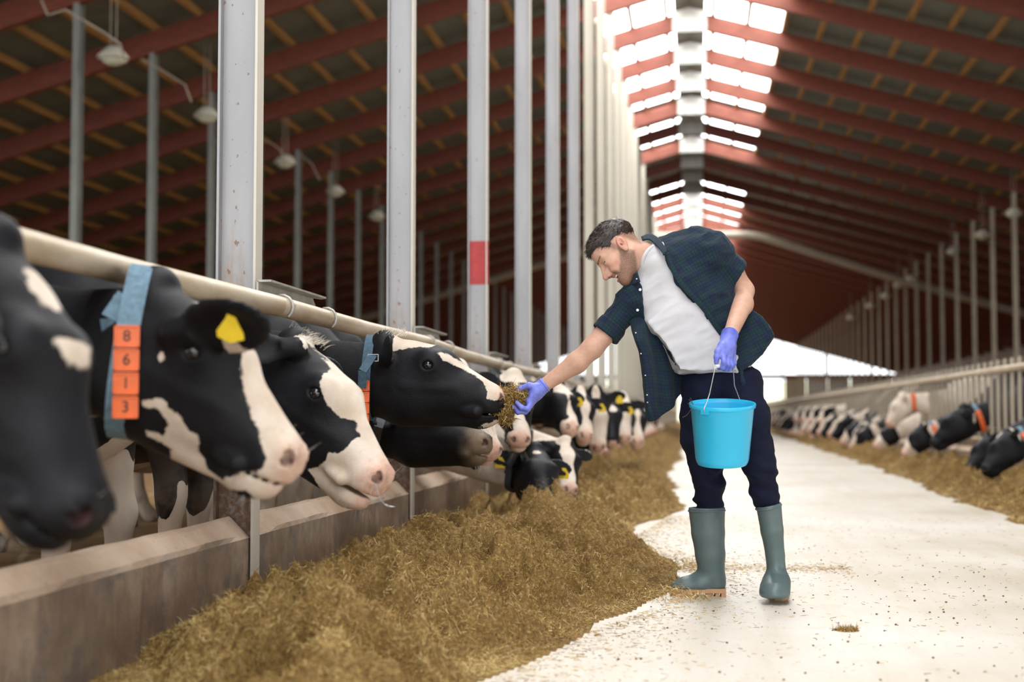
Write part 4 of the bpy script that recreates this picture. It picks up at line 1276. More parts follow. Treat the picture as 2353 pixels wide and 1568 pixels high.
pileR = feed_pile('silage_pile', 1, ysR, 40, 'long ridge of silage lying before the cows on the right')

def straw_strips(P, N, L, W, rng, lift=.5):
    """thin bent strips at points P with surface normals N"""
    n = len(P)
    d = rng.normal(size=(n, 3)); d -= N * (d * N).sum(1)[:, None] * (1 - lift)
    d /= np.linalg.norm(d, axis=1)[:, None]
    s = np.cross(d, rng.normal(size=(n, 3))); s /= np.linalg.norm(s, axis=1)[:, None]
    b = rng.normal(size=(n, 3)) * .22
    mid = P + d * (L * .5)[:, None]
    end = mid + (d + b) / np.linalg.norm(d + b, axis=1)[:, None] * (L * .5)[:, None]
    w = s * W[:, None] * .5
    v = np.stack([P - w, P + w, mid - w, mid + w, end - w * .5, end + w * .5], 1).reshape(-1, 3)
    k = np.arange(n) * 6
    f = np.concatenate([np.stack([k, k + 1, k + 3, k + 2], 1), np.stack([k + 2, k + 3, k + 5, k + 4], 1)])
    return v, f

def straw_object(name, P, N, rng, L, W, parent=None, lift=.5):
    v, f = straw_strips(P, N, L, W, rng, lift)
    me = fast_mesh(name, v, f, False)
    tone = np.repeat(np.clip(rng.normal(.58, .27, len(P)) + .25 * fbm(P[:, 0] * 3.5, P[:, 1] * 3.5, 0, 91, 3), 0, 1), 6); attr(me, 'tone', tone)
    return mobj(name, me, M['straw'], parent)

def scatter(n, y0, y1, side, rng, power=2.):
    t = rng.random(n)
    y = 1 / ((1 - t) / y0 + t / y1)                      # denser near
    x = rng.uniform(-1.71, .1, n) if side < 0 else rng.uniform(2.1, 3.49, n)
    h, u = feed_height(x, y, side)
    m = h > .004
    x, y, h = x[m], y[m], h[m]
    e = .01
    hx = (feed_height(x + e, y, side)[0] - h) / e; hy = (feed_height(x, y + e, side)[0] - h) / e
    N = np.stack([-hx, -hy, np.ones_like(h)], 1); N /= np.linalg.norm(N, axis=1)[:, None]
    return np.stack([x, y, h], 1) + N * .001, N
rng = np.random.default_rng(5)
P, N = scatter(300000, 3.2, 9.5, -1, rng)
L = rng.uniform(.007, .032, len(P)); W = rng.uniform(.0007, .0019, len(P))
o = straw_object('silage_straw', P, N, rng, L, W, pile, .45); o['kind'] = 'stuff'
P, N = scatter(60000, 9.5, 26, -1, rng)
o = straw_object('silage_straw', P, N, rng, rng.uniform(.02, .05, len(P)), rng.uniform(.002, .004, len(P)), pile, .45); o['kind'] = 'stuff'
P, N = scatter(40000, 10, 26, 1, rng)
o = straw_object('silage_straw', P, N, rng, rng.uniform(.02, .06, len(P)), rng.uniform(.003, .005, len(P)), pileR, .45); o['kind'] = 'stuff'
# loose straw and crumbs on the alley floor
n = 9000
y = rng.uniform(3.5, 11, n); e = np.interp(y, EY, EX); x = e + rng.exponential(.16, n) + .02
far = rng.random(n) < .28; x[far] = rng.uniform(-.4, 3.2, far.sum()); 
band = rng.random(n) < .16
y[band] = 7.25 + rng.normal(0, .12, band.sum()) + .1 * rng.random(band.sum()); x[band] = rng.uniform(-.1, .75, band.sum())
P = np.stack([x, y, np.full(n, .003)], 1); N = np.tile([0, 0, 1.], (n, 1))
o = straw_object('loose_straw', P, N, rng, rng.uniform(.006, .03, n), rng.uniform(.001, .0026, n), None, .06)
tag(o, 'loose bits of straw scattered over the pale alley floor', 'straw', kind='stuff')
n = 260
mb = MB()
for i in range(n):
    yy = rng.uniform(4.2, 8.5); xx = rng.uniform(-.3, 1.5); r = rng.uniform(.002, .006)
    mb.lathe([(r * .3, 0), (r, r * .4), (r * .5, r)], (xx, yy, 0), n=5)
o = mb.build('feed_crumbs', M['silage']); tag(o, 'dark crumbs of feed and dirt dotted on the alley floor', 'crumbs', kind='stuff')
# small clumps of feed lying apart from the heap
def clump(x, y, r, hgt, label):
    n = 700; a = rng.uniform(0, 2 * math.pi, n); q = np.sqrt(rng.random(n)) * r
    rr = q / r
    P = np.stack([x + q * np.cos(a) * 1.5, y + q * np.sin(a), hgt * (1 - rr ** 2) * rng.random(n)], 1)
    N = np.stack([np.cos(a) * rr, np.sin(a) * rr, np.ones(n)], 1); N /= np.linalg.norm(N, axis=1)[:, None]
    o = straw_object('silage_clump', P, N, rng, rng.uniform(.008, .03, n), rng.uniform(.0012, .003, n), None, .6)
    tag(o, label, 'feed', kind='stuff')
c = ptz(1255, 1468, 0); clump(c[0], c[1], .055, .05, 'dark tuft of silage lying just off the front of the heap')
c = ptz(1945, 1450, 0); clump(c[0], c[1], .03, .012, 'tiny flat crumb of silage alone on the open floor')
c = ptz(1480, 1308, 0); clump(c[0], c[1], .12, .08, 'small silage mound behind the left boot')
c = ptz(1560, 1310, 0); clump(c[0], c[1], .12, .07, 'second small silage mound right behind the left boot')

c = ptz(1530, 1378, 0); clump(c[0], c[1], .13, .075, 'loose drift of silage covering the toe of the left boot')
# ------------------------------------------------------------------ the farmer
YM = 6.05
def m_(px, py, dy=0.): return pt(px, py, YM + dy)
def mm(L): return [m_(*p) for p in L]

def make_person_materials():
    t = NT('skin'); v = t.coord('Object')
    n = t.noise(v, 26, 4, .6); n2 = t.noise(v, 420, 3, .7)
    c = t.ramp(n, [(.3, (.56, .315, .225)), (.7, (.66, .40, .295))])
    c = t.mix(t.at('rosy'), c, (.58, .21, .15))
    st = t.math('MULTIPLY', t.at('beard'), t.ramp(n2, [(.36, (.42,) * 3), (.62, (1.,) * 3)]))
    c = t.mix(t.math('MULTIPLY', st, .9), c, (.115, .060, .036))
    c = t.mix(t.at('lip'), c, (.50, .21, .16))
    c = t.mix(t.at('dark'), c, (.035, .018, .013))
    t.base(c, .5, 0, .35); t.set(t.b.inputs['Subsurface Weight'], .12); t.b.inputs['Subsurface Radius'].default_value = (.012, .005, .003); t.bump(n2, .12, .001); M['skin'] = t.m
    t = NT('hair'); v = t.coord('Object', (1, 1, 1)); n = t.noise(v, 120, 3, .6)
    t.base(t.ramp(n, [(.3, (.014, .0085, .007)), (.7, (.050, .030, .022))]), .42, 0, .5); t.bump(n, .5, .003); M['hair'] = t.m
    t = NT('white_cotton'); v = t.coord('Object'); n = t.noise(v, 5, 3); n2 = t.noise(v, 700, 2)
    t.base(t.ramp(n, [(.3, (.57, .56, .585)), (.7, (.64, .63, .65))]), .85, 0, .2); t.bump(n2, .08, .001); M['tshirt'] = t.m
    # dark green and navy plaid from cloth coordinates
    t = NT('plaid_cotton')
    uvn = t.n.new('ShaderNodeCombineXYZ'); t.con(t.at('cu'), uvn.inputs[0]); t.con(t.at('cv'), uvn.inputs[1])
    def band(sock, period, lo, hi, off=0.):
        f = t.math('FRACT', t.math('ADD', t.math('DIVIDE', sock, period), off + 50.))
        a = t.math('MULTIPLY', t.smooth(f, lo - .02, lo + .02), t.math('SUBTRACT', 1., t.smooth(f, hi - .02, hi + .02)))
        return a
    u, v_ = t.at('cu'), t.at('cv')
    wide = t.math('ADD', t.math('MULTIPLY', band(u, .060, .0, .5), .5), t.math('MULTIPLY', band(v_, .060, .0, .5), .5))
    c = t.ramp(wide, [(0., (.008, .016, .043)), (.5, (.008, .022, .036)), (1., (.007, .030, .029))])
    lines = t.math('MAXIMUM', band(u, .015, .40, .62), band(v_, .015, .40, .62))
    c = t.mix(t.math('MULTIPLY', lines, .72), c, (.003, .005, .011))
    n = t.noise(uvn.outputs[0], 900, 2); c = t.mix(t.math('MULTIPLY', n, .25), c, (.035, .06, .10))
    t.base(c, .8, 0, .2); t.set(t.b.inputs['Sheen Weight'], .06); M['plaid'] = t.m
    t = NT('navy_trousers'); v = t.coord('Object'); n = t.noise(v, 6, 4); n2 = t.noise(v, 500, 2)
    t.base(t.ramp(n, [(.3, (.0045, .006, .019)), (.7, (.009, .0115, .031))]), .8, 0, .15); t.set(t.b.inputs['Sheen Weight'], .02); t.bump(n2, .1, .001); M['trousers'] = t.m
    t = NT('nitrile'); v = t.coord('Object'); n = t.noise(v, 30, 3)
    t.base(t.ramp(n, [(.3, (.145, .175, .62)), (.7, (.21, .25, .74))]), .42, 0, .4); M['nitrile'] = t.m
    t = NT('green_rubber'); v = t.coord('Object'); n = t.noise(v, 7, 3)
    t.base(t.ramp(n, [(.3, (.088, .130, .135)), (.7, (.115, .160, .160))]), .38, 0, .45); M['rubber'] = t.m
    simple('tan_sole', (.52, .29, .155), .6, 0, .1, 20)
    simple('shirt_button', (.75, .75, .75), .3)
    simple('teeth', (.80, .76, .70), .25)
    simple('blue_plastic', (.03, .50, .80), .28, 0, .04, 3, spec=.5)
    simple('bright_wire', (.72, .70, .68), .25, .8, .05)
    simple('white_plastic', (.82, .82, .82), .35, 0, .03)
make_person_materials()

base_m = np.array([.19, 6.07, 0.])
man = empty('person', base_m)
tag(man, 'smiling bearded man in plaid shirt and rubber boots leaning to feed a cow', 'person')

def mesh_part(name, P, mat, fine, coarse=None, box=None, smooth=1, disp=None, attrs=None, parent=man, org=base_m):
    v, f = mesh_prims(P, fine, coarse, box, smooth)
    if disp is not None:
        v = v + vnormals(v, f) * disp(v)[:, None]
    me = fast_mesh(name, v - org, f)
    if attrs:
        for k, a in attrs(v).items(): attr(me, k, a)
    return mobj(name, me, mat, parent)

# head frame: columns forward, left, up
hf = unit((-.66, -.16, -.73)); hu = np.array([-.72, .10, .66]); hu = unit(hu - hf * (hu @ hf)); hl = np.cross(hu, hf)
HF = Frame(m_(1424, 577, -.02), np.stack([hf, hl, hu], 1), 1.03)
Rt = lambda a: np.array([[math.cos(a), 0, -math.sin(a)], [0, 1, 0], [math.sin(a), 0, math.cos(a)]])
head = [ell((-.006, 0, .045), (.100, .077, .082), .02, HF),
        ell((.048, 0, .045), (.052, .062, .062), .02, HF),
        ell((.048, 0, -.020), (.046, .060, .070), .02, HF),
        cap((-.008, .046, -.050), (.070, .012, -.096), .026, .023, .025, HF, True),
        cap((.0, 0, -.05), (.06, 0, -.085), .045, .03, .03, HF),
        ell((.080, 0, -.103), (.021, .026, .021), .015, HF),
        ell((.058, .046, -.020), (.030, .019, .022), .015, HF, True),
        ell((.074, .036, -.043), (.022, .017, .020), .012, HF, True),
        cap((.091, 0, .020), (.119, 0, -.030), .0095, .0115, .012, HF),
        ell((.121, 0, -.034), (.0135, .0125, .0115), .008, HF),
        ell((.106, .013, -.039), (.012, .0075, .0085), .006, HF, True),
        ell((.092, .011, -.030), (.022, .013, .020), .010, HF, True),
        cap((.090, .008, .023), (.074, .048, .024), .0105, .009, .014, HF, True),
        ell((.098, .031, .003), (.020, .017, .011), .010, HF, True, op=-1),
        ell((.078, .031, .001), (.015, .017, .0125), .008, HF, True),
        cap((.100, 0, -.0555), (.086, .027, -.053), .0072, .005, .006, HF, True),
        cap((.097, 0, -.080), (.084, .024, -.066), .0085, .005, .006, HF, True),
        ell((.102, 0, -.0675), (.028, .029, .0085), .004, HF, op=-1),
        ell((.110, .0085, -.045), (.007, .0045, .004), .003, HF, True, op=-1)]
ES = Rt(.25)
head += [ell((-.014, .079, -.002), (.019, .009, .033), .006, HF, True, R=ES),
         ell((-.013, .089, .003), (.0105, .0095, .020), .004, HF, True, R=ES, op=-1),
         ell((-.008, .086, -.006), (.004, .006, .006), .003, HF, True, op=-1),
         ell((-.006, .080, -.030), (.008, .005, .009), .006, HF, True)]
NB = m_(1533, 612, .02)
head += [cap(HF.w((-.028, 0, -.035)), NB, .058, .066, .035)]
# torso frame: along (up the leaning trunk), across, depth
WA, CH = m_(1656, 850, .03), m_(1566, 692, .03)
ta = unit(CH - WA); td = np.array([0, 1., 0]); td = unit(td - ta * (td @ ta)); tl = np.cross(td, ta)   # tl points to picture left / his right
TF = Frame((0, 0, 0), np.stack([ta, tl, td], 1))
SHR, SHL = m_(1462, 682, .01), m_(1630, 580, .02)
def torso(g=0.):
    q = TF.loc
    return [cap(q(m_(1660, 885, .03)), q(CH), .150 + g, .172 + g, .04, TF, sq=(1, 1, .64)),
            cap(q(CH), q(m_(1538, 640, .03)), .172 + g, .125 + g, .05, TF, sq=(1, 1, .60)),
            cap(m_(1500, 650, .02), SHR, .070 + g, .060 + g, .05), cap(m_(1570, 600, .03), SHL, .075 + g, .062 + g, .05),
            cap(m_(1530, 620, .03), m_(1560, 660, .03), .085 + g, .1 + g, .05)]
ELR, WRR = m_(1362, 800, -.03), m_(1247, 888, -.03)
ELL, WRL = m_(1709, 668, .09), m_(1677, 772, -.20)
armR = chain([SHR, (SHR + ELR) / 2, ELR], [.056, .050, .044], .02) + chain([ELR, m_(1325, 834, -.03), WRR], [.043, .0435, .0275], .02)
armL = chain([SHL, m_(1680, 625, .07), ELL], [.058, .050, .043], .02) + chain([ELL, m_(1706, 700, .02), WRL], [.041, .0435, .0285], .02)
legs_in = []
for pts in ([(1622, 905, .03), (1614, 1000, .02), (1624, 1085, .05), (1630, 1175, .09), (1638, 1320, .11)], [(1702, 905, .03), (1726, 1000, .0), (1746, 1085, -.005), (1766, 1170, .025), (1784, 1310, .04)]):
    legs_in += chain(mm(pts), [.068, .058, .038, .028, .026], .03)
legs_in += [cap(m_(1640, 1335, .11), m_(1590, 1350, .105), .028, .022, .02), cap(m_(1784, 1335, .04), m_(1782, 1348, -.06), .028, .022, .02)]
handR_in = [cap(WRR, m_(1232, 900, -.03), .0265, .022, .01)]
handL_in = [cap(WRL, m_(1670, 795, -.222), .0265, .020, .01)]
Pb = head + torso(-.036) + armR + armL + legs_in + [ell(m_(1660, 895, .05), (.13, .075, .09), .05)] + handR_in + handL_in

def sm(x, a, b):
    t = np.clip((x - a) / (b - a), 0, 1); return t * t * (3 - 2 * t)
def seg_d(q, a, b):
    a, b = np.array(a), np.array(b); ba = b - a
    t = np.clip(((q - a) @ ba) / (ba @ ba), 0, 1)
    return np.linalg.norm(q - a - t[:, None] * ba, axis=1)
def skin_attrs(v):
    q = HF.loc(v); near = np.linalg.norm(q, axis=1) < .19
    q2 = q.copy(); q2[:, 1] = np.abs(q2[:, 1]); fu = q[:, [0, 2]]
    beard = sm(poly_sd(fu, [(.006, .018), (.022, -.018), (.050, -.046), (.074, -.062), (.088, -.044), (.118, -.050), (.125, -.13), (.06, -.15), (.0, -.098), (-.028, -.058), (-.012, -.030), (.0, -.01)]), -.005, .008)
    fade = sm(poly_sd(fu, [(.03, .16), (.092, .070), (.070, .066), (.054, .046), (.038, .026), (.027, .004), (.010, -.010), (.0, .030), (-.03, .036), (-.048, -.015), (-.066, -.056), (-.10, -.062), (-.16, .0), (-.1, .15)]), -.006, .014)
    noear = 1 - sm(np.abs(q[:, 1]), .0725, .0765) * (q[:, 0] < .012) * (q[:, 2] > -.05)
    stub = np.maximum(beard, fade * .85) * near * noear
    lip = np.maximum(1 - sm(seg_d(q2, (.103, 0, -.0565), (.088, .026, -.054)), .004, .007), 1 - sm(seg_d(q2, (.101, 0, -.080), (.086, .024, -.066)), .006, .010))
    lip = lip * (np.abs(q[:, 2] + .067) < .03) * near * (q[:, 0] > .07)
    dark = np.maximum(.85 * (1 - sm(seg_d(q2, (.104, .011, .0275), (.080, .050, .0315)), (.0030), .0072)), np.maximum(1 - sm(seg_d(q2, (.0965, .018, .000), (.084, .047, .0055)), (.0018), .0040), 1 - sm(np.linalg.norm(q2 - np.array([.0945, .029, .0005]), axis=1), .0034, .0062)))
    dark = dark * np.clip(.95 + .5 * fbm(q[:, 0] * 220, q[:, 1] * 220, q[:, 2] * 220, 5, 2), .45, 1)
    dark = np.maximum(dark, 1 - sm(np.linalg.norm((q2 - np.array([.1135, .0095, -.0455])) / np.array([.007, .0045, .004]), axis=1), .7, 1.1))
    dark = np.maximum(dark, .8 * (1 - sm(np.linalg.norm((q2 - np.array([-.008, .083, -.004])) / np.array([.006, .012, .009]), axis=1), .5, 1.1)))
    mouth = 1 - sm(np.linalg.norm((q2 - np.array([.088, 0, -.0675])) / np.array([.014, .030, .008]), axis=1), .8, 1.1)
    dark = np.maximum(dark, mouth) * near
    rosy = (1 - sm(np.linalg.norm(q - np.array([.121, 0, -.033]), axis=1), .008, .022)) * .5 + (1 - sm(np.linalg.norm(q2 - np.array([.065, .05, -.03]), axis=1), .01, .035)) * .35 + (1 - sm(np.linalg.norm(q2 - np.array([-.014, .086, .0]), axis=1), .015, .035)) * .5
    hands = 0
    return dict(beard=stub, lip=lip, dark=dark, rosy=rosy * near)
hb = np.array([HF.w(c) for c in [(a, b, c) for a in (-.12, .14) for b in (-.1, .1) for c in (-.14, .14)]])
mesh_part('body', Pb, M['skin'], .0025, .0105, (hb.min(0), hb.max(0)), 1, None, skin_attrs)
# teeth
MB().lathe([(.001, -.003), (.020, -.002), (.022, .004), (.001, .004)], HF.w((.0765, 0, -.0650)) - base_m, [hf * 1.08, hl * 1.15, hu], 16).build('teeth', M['teeth'], man, True)

# hair: cropped cap with short strands
Ph = [ell((-.009, 0, .055), (.1035, .0785, .080), .015, HF), ell((.040, 0, .070), (.060, .063, .052), .02, HF),
      slab([(.086, .071), (.16, .085), (.16, -.3), (-.3, -.3), (-.3, -.03), (-.112, -.018), (-.075, .002), (-.045, .028), (-.012, .040), (.012, .030), (.024, .020), (.036, .034), (.052, .054), (.068, .073)], .2, .008, Frame(HF.o, np.stack([hf, hu, -hl], 1), HF.k), .002, op=-1)]
hv, hfc = mesh_prims(Ph, .0035, smooth=1)
hq = HF.loc(hv); hn = vnormals(hv, hfc)
hv = hv + hn * (.003 + .0035 * fbm(hq[:, 0] * 60, hq[:, 1] * 90, hq[:, 2] * 60, 3, 2))[:, None]
hair = mobj('hair', fast_mesh('hair', hv - base_m, hfc), M['hair'], man)
rg = np.random.default_rng(9); sel = rg.choice(len(hv), 6500); sp, sn = hv[sel], hn[sel]
sd = sn * .32 + hf * .8 - hu * .15 + rg.normal(size=(len(sel), 3)) * .28; sd /= np.linalg.norm(sd, axis=1)[:, None]
Ls = rg.uniform(.007, .016, len(sel))[:, None]; sw = np.cross(sd, sn); sw /= np.linalg.norm(sw, axis=1)[:, None] + 1e-9
w = .0007
vv = np.stack([sp - sw * w, sp + sw * w, sp + sd * Ls * .6 + sw * w * .7, sp + sd * Ls * .6 - sw * w * .7, sp + sd * Ls + hf * .003 + sw * w * .2, sp + sd * Ls + hf * .003 - sw * w * .2], 1).reshape(-1, 3)
k = np.arange(len(sel)) * 6
mobj('hair_strands', fast_mesh('hair_strands', vv - base_m, np.concatenate([np.stack([k, k + 1, k + 2, k + 3], 1), np.stack([k + 3, k + 2, k + 4, k + 5], 1)]), False), M['hair'], hair)['kind'] = 'stuff'
# short beard hairs
bq = []
while len(bq) < 1500:
    a = rg.uniform(-.03, .12); b = rg.uniform(-.14, 0.0)
    if poly_sd(np.array([[a, b]]), [(.010, .0), (.030, -.030), (.060, -.052), (.088, -.046), (.118, -.052), (.11, -.125), (.06, -.135), (.0, -.092), (-.022, -.058)])[0] > 0: bq.append((a, b, rg.choice([-1, 1])))

# ------------------------------------------------------------------ clothes
def plaid_attr(kind):
    sa = unit(m_(1388, 772, 0) - SHR); sb = unit(m_(1690, 632, .06) - SHL)
    def fn(v):
        a = v @ ta; l = np.arctan2((v - CH) @ td, (v - CH) @ tl) * .17
        l = (v - CH) @ tl + .6 * ((v - CH) @ td)
        dR = seg_d(v, SHR, m_(1380, 785, 0)); dL = seg_d(v, SHL, m_(1692, 640, .07))
        pR = ((v - SHR) @ sa) > .045; pL = ((v - SHL) @ sb) > .035
        useR = pR & (dR < .1); useL = pL & (dL < .1)
        cu, cv = a.copy(), l.copy()
        for use, s_, o in ((useR, sa, SHR), (useL, sb, SHL)):
            nrm = unit(np.cross(s_, (0, 1, 0)))
            cu[use] = ((v - o) @ s_)[use]; cv[use] = (((v - o) @ nrm) + .5 * (v - o)[:, 1])[use]
        return dict(cu=cu, cv=cv)
    return fn
def folds(amp, sc, seed, stretch=(1, 1, 1), fr=None):
    def fn(v):
        q = v if fr is None else fr.loc(v)
        r = fbm(q[:, 0] * sc * stretch[0], q[:, 1] * sc * stretch[1], q[:, 2] * sc * stretch[2], seed, 3)
        return amp * np.maximum(1 - 2 * np.abs(r), -.6)
    return fn
PX = Frame((0, 0, 0))
def pxslab(pts, dy, th, k=.012, rnd=.004, op=1):
    """outline given by photo points on the plane dy of the man, extruded in depth"""
    P3 = np.array([m_(a, b, dy) for a, b in pts])
    fr = Frame((0, YM + dy, 0), np.array([[1, 0, 0], [0, 0, -1], [0, 1, 0]], float))   # cols: x, z, -y
    return slab(P3[:, [0, 2]], th, k, fr, rnd, op)
# T-shirt
RC, RN = m_(1487, 590, -.005), unit((.86, .0, -.51))
neckcut = [ell(HF.w((-.02, 0, -.05)), (.05, .05, .05), .01, op=-1)]
Pt = torso(.0) + [pxslab([(1480, 856), (1480, 1000), (1800, 1000), (1800, 862), (1660, 858)], .03, .4, .006, 0, -1),
                  pxslab([(1490, 740), (1560, 700), (1600, 700), (1690, 820), (1692, 852), (1562, 851), (1535, 800)], -.035, .055, .05),
                  cap(NB + RN * .02, RC - RN * .02, .098, .068, .03), cap(RC - RN * .5, RC - RN * .501, .5, .5, .004, op=-1)]
mesh_part('white_tshirt', Pt, M['tshirt'], .0062, disp=lambda v: folds(.0075, 5., 31, (2.2, .6, 1.), TF)(v) + folds(.0018, 14., 32, (1.8, .6, 1.), TF)(v) - .006)
# collar rib of the T-shirt
a1 = unit(np.cross(RN, (0, 1, 0))); a2 = np.cross(RN, a1)
rib = [RC + RN * (.004 + .010 * math.cos(2 * t)) + a1 * .0655 * math.cos(t) + a2 * .064 * math.sin(t) for t in np.linspace(0, 2 * math.pi, 40)]
MB().tube([p - base_m for p in rib], .0085, 8).build('tshirt_collar', M['tshirt'], man, True)
# plaid shirt over it
ARm_R = (SHR, m_(1383, 776, -.02)); ARm_L = (SHL, m_(1692, 637, .07))
hemR = unit(ARm_R[1] - ARm_R[0]); hemL = unit(ARm_L[1] - ARm_L[0])
def cutcap(p, d, L=.4): return cap(p + d * .5, p + d * .501, .5, .5, .004, op=-1)
front = [(1461, 622), (1474, 650), (1475, 694), (1482, 734), (1505, 765), (1540, 800), (1562, 850), (1562, 1000), (1720, 1000), (1700, 850), (1656, 775), (1635, 748), (1613, 716), (1592, 692), (1564, 662), (1541, 625), (1524, 582), (1500, 560), (1460, 560)]
Ps = [cap(ARm_R[0], ARm_R[1], .066, .060, .03), cutcap(m_(1389, 770, -.02), hemR), cap(ARm_R[0], ARm_R[1] + hemR * .05, .050, .0525, .004, op=-1),
      cap(ARm_L[0], ARm_L[1], .074, .066, .03), cutcap(m_(1689, 632, .065), hemL), cap(ARm_L[0] + hemL * .02, ARm_L[1] + hemL * .05, .052, .058, .004, op=-1)]
Ps += torso(.021) + [cap(m_(1500, 640, .03), SHR, .085, .070, .04), cap(m_(1575, 590, .04), SHL, .092, .076, .04),
                     cap(m_(1525, 580, .06), m_(1600, 560, .05), .055, .070, .04)]
Ps += [pxslab([(1640, 690), (1712, 702), (1745, 728), (1770, 762), (1778, 775), (1743, 820), (1708, 850), (1665, 800)], .055, .040, .05)]
Ps += [pxslab([(1400, 1000), (1708, 1000), (1708, 852), (1745, 820), (1779, 772), (1900, 772), (1900, 1100), (1400, 1100)], .03, .5, .004, 0, -1),
       pxslab(front, -.19, .215, .004, 0, -1),
       pxslab([(1440, 760), (1482, 740), (1520, 790), (1562, 850), (1562, 1000), (1400, 1000)], .03, .5, .004, 0, -1),
       cap(RC - RN * .5, RC - RN * .499, .5, .5, .004, op=-1)]
mesh_part('plaid_shirt', Ps, M['plaid'], .0062, disp=lambda v: folds(.0085, 5.5, 41, (1.6, .8, 1), TF)(v) + folds(.003, 16., 42)(v) - .004, attrs=plaid_attr(0))
# rolled cuffs
for (P0, P1, d, r, c, nm) in ((ARm_R[0], ARm_R[1], hemR, .0625, m_(1391, 768, -.02), 0), (ARm_L[0], ARm_L[1], hemL, .070, m_(1687, 630, .064), 1)):
    Pc = [cap(c - d * .045, c, r, r + .002, .004), cutcap(c, d), cutcap(c - d * .055, -d), cap(c - d * .2, c + d * .1, r - .009, r - .009, .004, op=-1)]
    mesh_part('shirt_cuff', Pc, M['plaid'], .0045, disp=folds(.0025, 22., 45 + nm), attrs=plaid_attr(0))
# hanging front flap on his right side
def sheet_part(name, rows, mat, th=.003, nu=40, nv=50, wob=None, parent=man):
    """rows: list of lists of 3D control points; spline both ways, two skins"""
    R = np.array(rows, float)
    def cr(P, n):
        m = len(P); t = np.linspace(0, m - 1, n); i = np.clip(t.astype(int), 0, m - 2); f = (t - i)
        Pe = np.concatenate([[2 * P[0] - P[1]], P, [2 * P[-1] - P[-2]]])
        a, b, c, d = Pe[i], Pe[i + 1], Pe[i + 2], Pe[i + 3]
        f = f.reshape(-1, *([1] * (P.ndim - 1)))
        return .5 * (2 * b + (c - a) * f + (2 * a - 5 * b + 4 * c - d) * f * f + (3 * b - a - 3 * c + d) * f ** 3)
    G = cr(R, nv); G = np.swapaxes(cr(np.swapaxes(G, 0, 1), nu), 0, 1)   # nv, nu, 3
    du = np.gradient(G, axis=1); dv = np.gradient(G, axis=0); N = np.cross(du, dv); N /= np.linalg.norm(N, axis=2)[..., None] + 1e-9
    lu = np.cumsum(np.linalg.norm(np.diff(G, axis=1, prepend=G[:, :1]), axis=2), axis=1); lv = np.cumsum(np.linalg.norm(np.diff(G, axis=0, prepend=G[:1]), axis=2), axis=0)
    if wob is not None: G = G + N * wob(lu, lv)[..., None]
    A = G + N * th / 2; B = G - N * th / 2
    v = np.concatenate([A.reshape(-1, 3), B.reshape(-1, 3)]); o = nu * nv
    i, j = np.meshgrid(np.arange(nv - 1), np.arange(nu - 1), indexing='ij'); a = (i * nu + j).ravel()
    q = np.stack([a, a + 1, a + nu + 1, a + nu], 1); f = [q, q[:, ::-1] + o]
    e = np.concatenate([np.arange(nu), np.arange(nu - 1, nu * nv, nu)[1:], np.arange(nu * nv - 1, nu * nv - nu - 1, -1)[1:], np.arange(nu * (nv - 1), -1, -nu)[1:]])
    f.append(np.stack([e[:-1], e[1:], e[1:] + o, e[:-1] + o], 1)[:, ::-1])
    me = fast_mesh(name, v - base_m, np.concatenate(f))
    attr(me, 'cu', np.concatenate([lu.ravel()] * 2)); attr(me, 'cv', np.concatenate([lv.ravel()] * 2))
    return mobj(name, me, mat, parent)
flap = [mm([(1446, 730, -.02), (1458, 728, -.03), (1472, 722, -.03), (1484, 718, -.02), (1500, 715, .0)]),
        mm([(1452, 775, -.09), (1462, 775, -.125), (1480, 775, -.10), (1510, 775, -.03), (1535, 775, .02)]),
        mm([(1467, 812, -.09), (1476, 814, -.12), (1498, 815, -.08), (1530, 812, .0), (1560, 812, .04)]),
        mm([(1474, 858, -.09), (1486, 862, -.115), (1512, 862, -.07), (1543, 860, .0), (1572, 858, .05)]),
        mm([(1478, 905, -.09), (1490, 908, -.11), (1516, 906, -.065), (1545, 900, .0), (1572, 880, .05)]),
        mm([(1482, 940, -.09), (1494, 942, -.105), (1520, 930, -.06), (1546, 916, .0), (1570, 893, .05)]),
        mm([(1489, 968, -.09), (1500, 967, -.10), (1524, 954, -.06), (1548, 932, .0), (1568, 900, .05)])]
sheet_part('shirt_flap', flap, M['plaid'], .0035, 50, 60, wob=lambda u, v: .006 * np.sin(u * 55 + v * 6) * np.clip(v / .08, 0, 1) + .004 * fbm(u * 14, v * 9, 0, 77, 3))
# collar wings
for nm, pts in (('collar_wing', [[(1473, 545, .02), (1493, 538, .03), (1513, 548, -.02), (1527, 566, -.085), (1533, 579, -.125)], [(1476, 553, -.02), (1492, 551, -.03), (1506, 563, -.065), (1519, 577, -.11), (1524, 587, -.135)]]),
                ('collar_wing', [[(1452, 640, -.03), (1458, 630, -.06), (1464, 626, -.085)], [(1452, 655, -.05), (1462, 652, -.09), (1471, 648, -.105)]])):
    sheet_part(nm, [mm(r) for r in pts], M['plaid'], .005, 14, 8)
